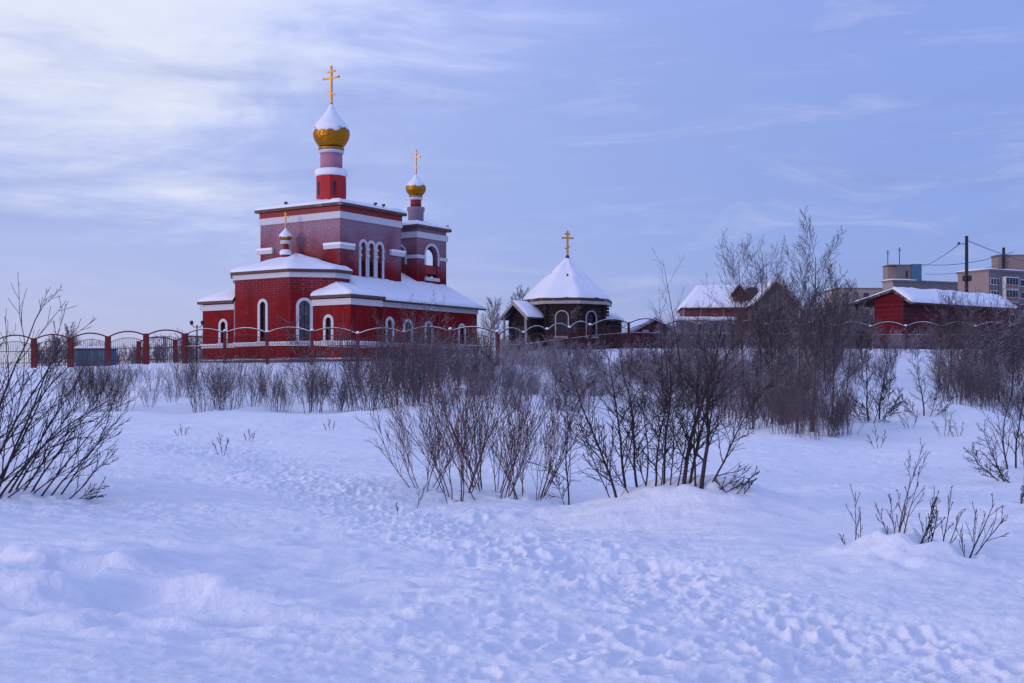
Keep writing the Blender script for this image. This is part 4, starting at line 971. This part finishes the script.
def place(me, name, label, cat, group, px, Y, s, rs, wide=1.0):
    x, y, z = at(px, Y); o = bpy.data.objects.new(name, me); link(o); o.location = (x, y, z - .05)
    o.rotation_euler = (rs.uniform(-.06, .06), rs.uniform(-.06, .06), rs.uniform(0, 6.28)); o.scale = (s * wide, s * wide, s)
    return tag(o, label, cat, group)
rs = np.random.RandomState(77)
def strip(n, stockset, px0, px1, Y0, Y1, s0, s1, label, group, name='bare_shrub', cat='shrub', wide=1.0):
    for k in range(n):
        px = px0 + (px1 - px0) * (k + rs.uniform(0, 1)) / n; Y = rs.uniform(Y0, Y1)
        place(stockset[rs.randint(len(stockset))], name, label, cat, group, px, Y, rs.uniform(s0, s1), rs, wide)
# behind the left ridge
strip(6, S_UP, 62, 128, 49, 56, .6, .85, 'leafless grey shrub on the bank below the left red-post fence', 'shrubs below the left fence')
strip(5, S_UP, 130, 188, 52, 62, .3, .55, 'small thin shrub on the open snowbank left of the church', 'small shrubs on the left snowbank')
strip(13, S_UP + S_DENSE[:1], 186, 348, 48, 60, .42, 1.0, 'bare brown shrub behind the snow ridge in front of the church', 'shrubs in front of the church')
place(S_TALL[0], 'bare_shrub', 'tall dark many-stemmed shrub in front of the frosted apse window', 'shrub', None, 310, 50, .95, rs)
place(S_TALL[1], 'bare_shrub', 'tall dark shrub beside the white-topped ridge in front of the side chapel', 'shrub', None, 345, 52, .70, rs)
# dense bush before the nave
strip(7, S_DENSE + S_UP, 362, 440, 46, 52, .8, 1.25, 'dense dark rounded shrub before the church nave', 'dense shrubs before the nave')
strip(7, S_DENSE + S_UP, 400, 485, 55, 68, .85, 1.2, 'tangled shrub near the fence at the nave end', 'shrubs by the nave fence')
place(S_TALL[2], 'bare_shrub', 'tallest twiggy shrub reaching over the nave eave', 'shrub', None, 422, 54, 1.12, rs)
# frosted thicket in the middle
strip(28, S_FROST, 450, 720, 56, 68, .5, .9, 'frost-covered low shrub in the thicket below the chapel fence', 'frosted thicket shrubs', wide=1.35)
strip(16, S_FROST + S_DENSE, 470, 650, 68, 80, .6, .95, 'frosted shrub close to the chapel fence', 'shrubs along the chapel fence', wide=1.25)
strip(12, S_FROST, 440, 700, 47, 54, .35, .55, 'low frosted shrub at the open snow edge of the thicket', 'low shrubs at the thicket edge', wide=1.3)
# the dark thicket right of the birch clump
strip(27, S_TALL + S_DENSE + S_FROST[:2], 640, 830, 46, 68, .55, 1.15, 'dark bare shrub in the tall thicket below the orange house', 'tall thicket shrubs')
strip(14, S_FROST, 664, 765, 96, 112, .7, 1.0, 'frosted bush in front of the snow-plastered board fence', 'bushes below the orange house')
strip(17, S_TALL + S_FROST, 650, 860, 62, 82, .75, 1.1, 'grey bare bush in the far thicket behind the tall birches', 'far thicket bushes')
strip(12, S_UP + S_TALL[:2], 722, 812, 38, 46, .5, .8, 'low brown shrub round the feet of the tall birches', 'shrubs at the birch feet')
strip(16, S_UP, 778, 850, 33.5, 41, .3, .62, 'thin brown shrub round the foot of the tallest birch', 'shrubs at the tallest birch')
strip(14, S_FROST + S_TALL, 825, 945, 82, 95, .5, .85, 'grey scrub along the fence in front of the red hut', 'scrub along the hut fence')
strip(8, S_FROST + S_UP, 800, 900, 60, 78, .5, .8, 'thin shrub on the slope below the red hut', 'shrubs below the red hut')
strip(27, S_TALL + S_DENSE, 945, 1070, 54, 80, .75, 1.4, 'dark bare shrub in the right-hand thicket by the hut fence', 'right thicket shrubs')
strip(6, S_UP, 940, 1040, 46, 54, .6, .9, 'slim shrub at the snow edge of the right-hand thicket', 'shrubs at the right thicket edge')
# birches
def birch(label, px, py, top, r, seed, mat='bark_birch', lean=(0, 0), lv=TREE, rmin=.0042, name='birch_tree', Y=None, start=None):
    rs_ = np.random.RandomState(seed)
    x, y, z = at(px, Y) if Y else spot(px, py)
    h = PZ(top, y) - z
    t = thing(name, label, 'tree', (x, y, z)); out = []
    lv = [dict(l) for l in lv]
    if start: lv[1]['start'] = start
    grow(out, rs_, V3(0, 0, -.15), V3(lean[0], lean[1], 1), h * 1.0, r, lv, 0, rmin)
    zt_ = max(p[2] for pts, rr, li in out for p in pts)    # bring the crown to its height
    k = h / zt_; out = [([p * k for p in pts], rr, li) for pts, rr, li in out]
    link(bpy.data.objects.new('trunk', tubes_mesh('trunk', out[:1], M[mat], sides=(8, 4, 3, 3))), t)
    link(bpy.data.objects.new('crown', tubes_mesh('crown', [o for o in out if o[2] > 0], M[mat])), t)
    return t
WHIP = [dict(TREE[0]), dict(TREE[1], n=9, start=.4, lr=(.22, .42)), dict(TREE[2], n=4)]
birch('tallest bare birch rising between the grey barn and the red hut', 812, 432, 206, .07, 201, lean=(.03, 0), start=.30)
birch('second tall birch with a wide crown in front of the orange house dormer', 742, 410, 226, .07, 205, lean=(.02, 0), start=.34)
birch('forked birch leaning right in front of the grey barn', 752, 412, 235, .06, 203, lean=(.14, 0), start=.38)
birch('slim reddish birch stem just left of the tallest birch', 797, 434, 262, .036, 204, lean=(.05, 0), start=.35)
birch('dark slim birch between second and tallest birch', 772, 424, 285, .045, 215, lean=(.03, 0), mat='bark')
birch('thin birch right of the tallest one in front of the cream flats', 832, 425, 262, .034, 206, lean=(.04, 0))
birch('whip-thin sapling against the sky left of the orange house', 684, 410, 246, .04, 207, mat='bark', lv=WHIP, name='sapling')
birch('leaning sapling with bare whips next to the whip-thin one', 664, 412, 286, .035, 208, mat='bark', lean=(-.08, 0), lv=WHIP, name='sapling')
birch('dark young birch before the red hut porch', 862, 0, 326, .04, 209, mat='bark', Y=72)
birch('dark young tree in front of the right end of the hut roof', 985, 0, 308, .045, 210, mat='bark', Y=66)
birch('slim tree at the right edge below the tan flats', 1012, 0, 300, .045, 211, mat='bark', Y=62)
birch('small twiggy tree in front of the middle of the hut roof', 951, 0, 288, .04, 212, mat='bark', Y=74)
YOUNG = [dict(TREE[0], wob=.045), dict(TREE[1], n=17, lr=(.3, .5)), dict(TREE[2], n=8), dict(TREE[3], n=2)]
for i, (px, Y, top, lab) in enumerate(((706, 58, 300, 'thin young tree in the thicket below the snowy house roof'), (722, 52, 312, 'young tree in the thicket left of the second tall birch'), (760, 60, 296, 'young tree standing before the barn gable foot'), (784, 55, 288, 'twiggy young tree directly left of the tallest birch trunk'),
                                    (826, 58, 292, 'young tree close behind the tallest birch to its right'), (846, 62, 300, 'young tree between tallest birch and hut porch'), (780, 74, 300, 'small tree deep in the thicket before the barn'), (736, 70, 305, 'small tree deep in the thicket before the dormer'), (938, 68, 306, 'young tree before the left end of the red hut side wall'), (968, 64, 300, 'young tree under the utility pole before the hut wall'),
                                    (998, 60, 296, 'tall young tree before the right end of the hut roof'), (1020, 66, 304, 'young tree cut by the right edge behind the bushes'), (884, 84, 326, 'small tree before the red gable of the hut'))):
    birch(lab, px, 0, top, .035, 260 + i, 'bark_mid' if i % 2 else 'bark', Y=Y, rmin=.005, name='young_tree', start=.16, lv=YOUNG)
# frosted trees behind the fences
for i, (px, Y, h, lab) in enumerate(((490, 112, 296, 'pale frosted tree against the sky between church and chapel'), (521, 106, 284, 'frosty tree showing over the chapel porch roof'), (72, 112, 321, 'twiggy frosted tree behind the left metal shed'), (56, 118, 333, 'low frosted tree behind the first left fence panel'),
                                    (840, 108, 280, 'grey tree left of the hut roof, in front of the cream flats'), (858, 112, 278, 'grey tree close above the hut porch roof'), (800, 112, 272, 'grey tree behind the tallest birch'))):
    birch(lab, px, 0, h, .06, 230 + i, 'bark_far', Y=Y, rmin=.010, name='frosted_tree', start=.15)
S_FAR = [stock(DENSE, 12, 3.0, .45, 'bark_far', 150 + i, .03, .012, .6) for i in range(3)]
strip(16, S_FAR, 36, 205, 101, 118, .6, 1.0, 'pale frosted bush seen through the left fence', 'bushes behind the left fence')
strip(8, S_FAR, 470, 660, 108, 120, .6, 1.0, 'pale frosted bush behind the chapel', 'bushes behind the chapel')
strip(14, S_FAR, 760, 880, 106, 125, 1.0, 1.6, 'grey bush behind the fence between barn and hut', 'bushes between barn and hut')

# ------------------------------------------------------------------ snow ground, one sheet to the horizon
def make_ground():
    ci = np.linspace(-.47, .47, 860)
    co = np.array([.5, .54, .6, .68, .8, .95, 1.15, 1.5, 2.2, 3.2])
    c = np.concatenate([-co[::-1], ci, co])
    yr = np.concatenate([np.linspace(-40, 0, 9)[:-1], np.linspace(0, 5.5, 40)[:-1], np.exp(np.linspace(math.log(5.5), math.log(62), 1050))[:-1], np.linspace(62, 112, 70)[:-1], np.exp(np.linspace(math.log(112), math.log(3000), 28))])
    Cg, Yg = np.meshgrid(c, yr); X = Cg * np.maximum(Yg, 5.5); Y = Yg
    Z = ground(X, Y)
    near = 1 / (1 + (np.maximum(Y, 0) / 45) ** 4)
    # wind ripples and crusts
    w = vnoise(X * 1.1 + 3, Y * .8, 11) + .5
    Z += near * (.085 * w * vnoise(X * 1.7 + .4 * Y, Y * 3.4, 12) + .034 * vnoise(X * 4.3, Y * 7.0, 13) + .10 * vnoise(X * .75, Y * 1.1, 14))
    # wind-scoured steps on the left
    m = np.exp(-(((X + 3.2) / 2.6) ** 2 + ((Y - 10.3) / 2.0) ** 2))
    Z += m * (.20 * np.tanh(9 * vnoise(X * .9 + .5, Y * 2.3 + .35 * X, 21)) * .5 + .11 * np.tanh(8 * vnoise(X * 1.9, Y * 4.6 + .5 * X, 23)) * .5 + .03 * vnoise(X * 4.2, Y * 8.0, 22))
    m2 = np.exp(-(((X - .2) / 2.4) ** 2 + ((Y - 12.2) / 2.2) ** 2)); Z += m2 * .11 * np.tanh(8 * vnoise(X * 1.6, Y * 3.4 + .4 * X, 24)) * .5
    # the trampled path and other trodden places
    way = [(185, 446), (260, 462), (330, 488), (400, 515), (470, 540), (560, 566), (660, 592), (780, 622), (900, 655), (1010, 690)]
    P = np.array([spot(*q)[:2] for q in way])
    def dist(X, Y, P):
        d = np.full(X.shape, 1e9)
        for a, b in zip(P[:-1], P[1:]):
            ab = b - a; t = np.clip(((X - a[0]) * ab[0] + (Y - a[1]) * ab[1]) / (ab @ ab), 0, 1)
            d = np.minimum(d, np.hypot(X - a[0] - t * ab[0], Y - a[1] - t * ab[1]))
        return d
    d = dist(X, Y, P); band_ = np.exp(-(d / (.55 + .028 * Y)) ** 2)
    Z -= band_ * .04
    Z += band_ * (.035 * vnoise(X * 2.4, Y * 1.8, 31) + .022 * vnoise(X * 6.5, Y * 5.1, 32) + .036 * vnoise(X * 12, Y * 10, 34) + .03 * vnoise(X * 21, Y * 18, 33) + .014 * vnoise(X * 39, Y * 33, 35))
    way2 = [(540, 640), (650, 668), (800, 690)]
    P2 = np.array([spot(*q)[:2] for q in way2]); d2 = dist(X, Y, P2); b2 = np.exp(-(d2 / .6) ** 2)
    Z += b2 * (.06 * vnoise(X * 4.1, Y * 3.1, 41) + .05 * vnoise(X * 9.1, Y * 8.1, 42))
    far_rough = .62 * near * (.03 * vnoise(X * 9, Y * 7, 51) + .02 * vnoise(X * 21, Y * 17, 52)) * np.clip(2.2 * vnoise(X * .6, Y * .5, 53) + .75, .12, 1.6)
    Z += far_rough
    # single footprints
    r = np.random.RandomState(3); foot = []
    for path, n, wd in ((P, 420, .45), (P2, 26, .45)):
        seg = np.linalg.norm(np.diff(path, axis=0), axis=1); cs = np.concatenate([[0], np.cumsum(seg)])
        for k in range(n):
            s = cs[-1] * (1 - r.uniform(0, 1) ** .8); i = min(np.searchsorted(cs, s) - 1, len(seg) - 1); i = max(i, 0)
            q = path[i] + (path[i + 1] - path[i]) * (s - cs[i]) / seg[i]; foot.append((q[0] + r.normal(0, wd), q[1] + r.normal(0, wd * 1.6), r.uniform(.03, .075)))
    for k in range(30): foot.append((*spot(r.uniform(560, 1015), r.uniform(628, 680))[:2], r.uniform(.03, .08)))
    for (fx, fy, dp) in foot:
        sel = np.where(np.abs(yr - fy) < .6)[0]
        if not len(sel): continue
        a, b = sel[0], sel[-1] + 1
        q = ((X[a:b] - fx) / .06) ** 2 + ((Y[a:b] - fy) / .10) ** 2
        Z[a:b] += -dp * np.exp(-q) + dp * .3 * np.exp(-(np.sqrt(q) - 1.6) ** 2 * 4)
    for (fx, fy) in ROOTS:      # wind hollows round the stems
        sel = np.where(np.abs(yr - fy) < .6)[0]
        if not len(sel): continue
        a, b = sel[0], sel[-1] + 1
        q = np.hypot(X[a:b] - fx, Y[a:b] - fy)
        Z[a:b] += -.035 * np.exp(-(q / .07) ** 2) + .012 * np.exp(-((q - .16) / .06) ** 2)
    # the hollow in the right foreground mound
    hx_, hy_, _ = spot(905, 566); Z -= .07 * np.exp(-(((X - hx_) / .10) ** 2 + ((Y - hy_) / .16) ** 2))
    nr, nc = X.shape; v = np.stack([X, Y, Z], -1).reshape(-1, 3)
    i = np.arange(nr - 1)[:, None] * nc; j = np.arange(nc - 1)[None, :]
    f = np.stack([i + j, i + j + 1, i + nc + j + 1, i + nc + j], -1).reshape(-1, 4)
    me = bpy.data.meshes.new('snow_ground'); me.vertices.add(len(v)); me.vertices.foreach_set('co', v.astype(np.float32).ravel())
    me.loops.add(f.size); me.loops.foreach_set('vertex_index', f.ravel().astype(np.int32)); me.polygons.add(len(f))
    me.polygons.foreach_set('loop_start', (np.arange(len(f)) * 4).astype(np.int32)); me.polygons.foreach_set('loop_total', np.full(len(f), 4, np.int32))
    me.polygons.foreach_set('use_smooth', np.ones(len(f), bool)); me.update(calc_edges=True); me.materials.append(M['ground'])
    o = link(bpy.data.objects.new('snow_ground', me)); o['kind'] = 'structure'; o['label'] = 'trodden snowfield rising in a bank to the church fence'
    return o
make_ground()

# ------------------------------------------------------------------ sky and light
SUN_AZ = Vector((-.88, -.47)).normalized(); SUN_EL = R(9)
w = bpy.data.worlds.new('World'); scene.world = w; w.use_nodes = True
t = NT(w.node_tree); nt = w.node_tree
for n in list(nt.nodes): nt.nodes.remove(n)
out = t.n('ShaderNodeOutputWorld')
d = t.n('ShaderNodeTexCoord').outputs['Generated']
sp = t.n('ShaderNodeSeparateXYZ', inp={0: d}); dx_, dy_, dz_ = sp.outputs
sky = t.n('ShaderNodeTexSky', sky_type='NISHITA', sun_disc=False, sun_elevation=SUN_EL, sun_rotation=math.atan2(SUN_AZ.x, SUN_AZ.y), air_density=1.2, dust_density=.6, ozone_density=3.0)
b1 = t.n('ShaderNodeBackground', inp={'Color': sky.outputs[0], 'Strength': .1})
# overcast deck: bluer and darker to the right, paler low down, bright veil high on the left
elev = t.math('MAXIMUM', dz_, 0.0)
low = t.mix(t.sstep(elev, .0, .13), (.475, .51, .78), (.385, .475, .87))
col = t.mix(t.sstep(elev, .13, .75), low, (.41, .515, 1.10))
side = t.sstep(dx_, -.42, .40)
col = t.mix(side, t.mix(1.0, col, (1.16, 1.12, 1.05), 'MULTIPLY'), t.mix(1.0, col, (.72, .82, .955), 'MULTIPLY'))
dot = t.n('ShaderNodeVectorMath', operation='DOT_PRODUCT', inp={0: d, 1: tuple(Vector((-.50, .72, .44)).normalized())}).outputs['Value']
glow0 = dot
st0 = t.noise(t.mapping(d, (2.0, 2.0, 8.0), (0, R(-12), 0), (5, 4, 1)), 1.6, 6, .6, .5)
glow = t.sstep(t.math('ADD', glow0, t.math('MULTIPLY', t.math('SUBTRACT', st0, .5), .34)), .74, .97)
st1 = t.mapping(d, (2.6, 2.6, 11.0), (0, R(-9), 0))
n1 = t.noise(st1, 1.5, 7, .58, .6)
st2 = t.mapping(d, (3.0, 3.0, 34.0), (0, R(-5), 0), (3, 1, 2))
n2 = t.noise(st2, 1.3, 6, .6, .4)
fine = t.noise(t.mapping(d, (9, 9, 46), (0, R(-12), 0)), 1.6, 5, .65, .8)
edge = t.math('ADD', t.math('SUBTRACT', dz_, .230), t.math('MULTIPLY', t.math('ADD', dx_, .36), .38))
vv = t.math('ADD', t.math('MULTIPLY', edge, 6.0), t.math('MULTIPLY', t.math('SUBTRACT', n1, .5), 2.2))
vv = t.math('ADD', vv, t.math('MULTIPLY', t.math('SUBTRACT', fine, .5), .7)); vv = t.math('ADD', vv, t.math('MULTIPLY', t.math('SUBTRACT', glow, .5), 1.1))
veil = t.math('MULTIPLY', t.sstep(vv, -.35, .75), t.math('MAXIMUM', t.sstep(glow, .02, .75), t.sstep(dz_, .33, .7)))
bright = t.mix(glow, (.415, .52, 1.08), (.83, .875, 1.04))
col = t.mix(veil, col, bright)
streak = t.math('MULTIPLY', t.sstep(n2, .56, .80), t.math('SUBTRACT', 1, t.sstep(elev, .05, .22)))
col = t.mix(t.math('MULTIPLY', streak, .55), col, (.66, .62, .82))
dark = t.sstep(t.noise(t.mapping(d, (2.2, 2.2, 16), (0, R(-7), 0), (7, 2, 5)), 1.4, 5, .55, .4), .5, .75)
col = t.mix(t.math('MULTIPLY', dark, .42), col, (.25, .33, .68))
wisp = t.sstep(t.noise(t.mapping(d, (3.4, 3.4, 19), (0, R(-14), 0), (1, 5, 3)), 1.7, 7, .62, .9), .50, .78)
col = t.mix(t.math('MULTIPLY', wisp, .46), col, (.60, .655, .93))
b2 = t.n('ShaderNodeBackground', inp={'Color': col, 'Strength': 1.0})
mx = t.n('ShaderNodeMixShader', inp={0: .91, 1: b1.outputs[0], 2: b2.outputs[0]})
nt.links.new(mx.outputs[0], out.inputs[0])
sl = bpy.data.lights.new('Sun', 'SUN'); sl.energy = 1.1; sl.angle = R(14); sl.color = (1.0, .79, .69)
so = bpy.data.objects.new('Sun', sl); link(so)
sd = Vector((SUN_AZ.x * math.cos(SUN_EL), SUN_AZ.y * math.cos(SUN_EL), math.sin(SUN_EL)))
so.rotation_euler = sd.to_track_quat('Z', 'Y').to_euler(); so.location = (-40, -30, 40)

cam = bpy.data.cameras.new('Camera'); cam.sensor_width = 36; cam.lens = F / 1024 * 36; cam.clip_end = 6000; cam.clip_start = .1
cam.shift_y = (HY - 341.5) / 1024
co = bpy.data.objects.new('Camera', cam); link(co); co.location = (0, 0, EYE); co.rotation_euler = (R(90), 0, 0)
scene.camera = co
vs = scene.view_settings; vs.view_transform = 'Standard'; vs.look = 'None'; vs.exposure = 0; vs.gamma = 1; vs.use_curve_mapping = False
scene.cycles.max_bounces = 6; scene.cycles.diffuse_bounces = 3
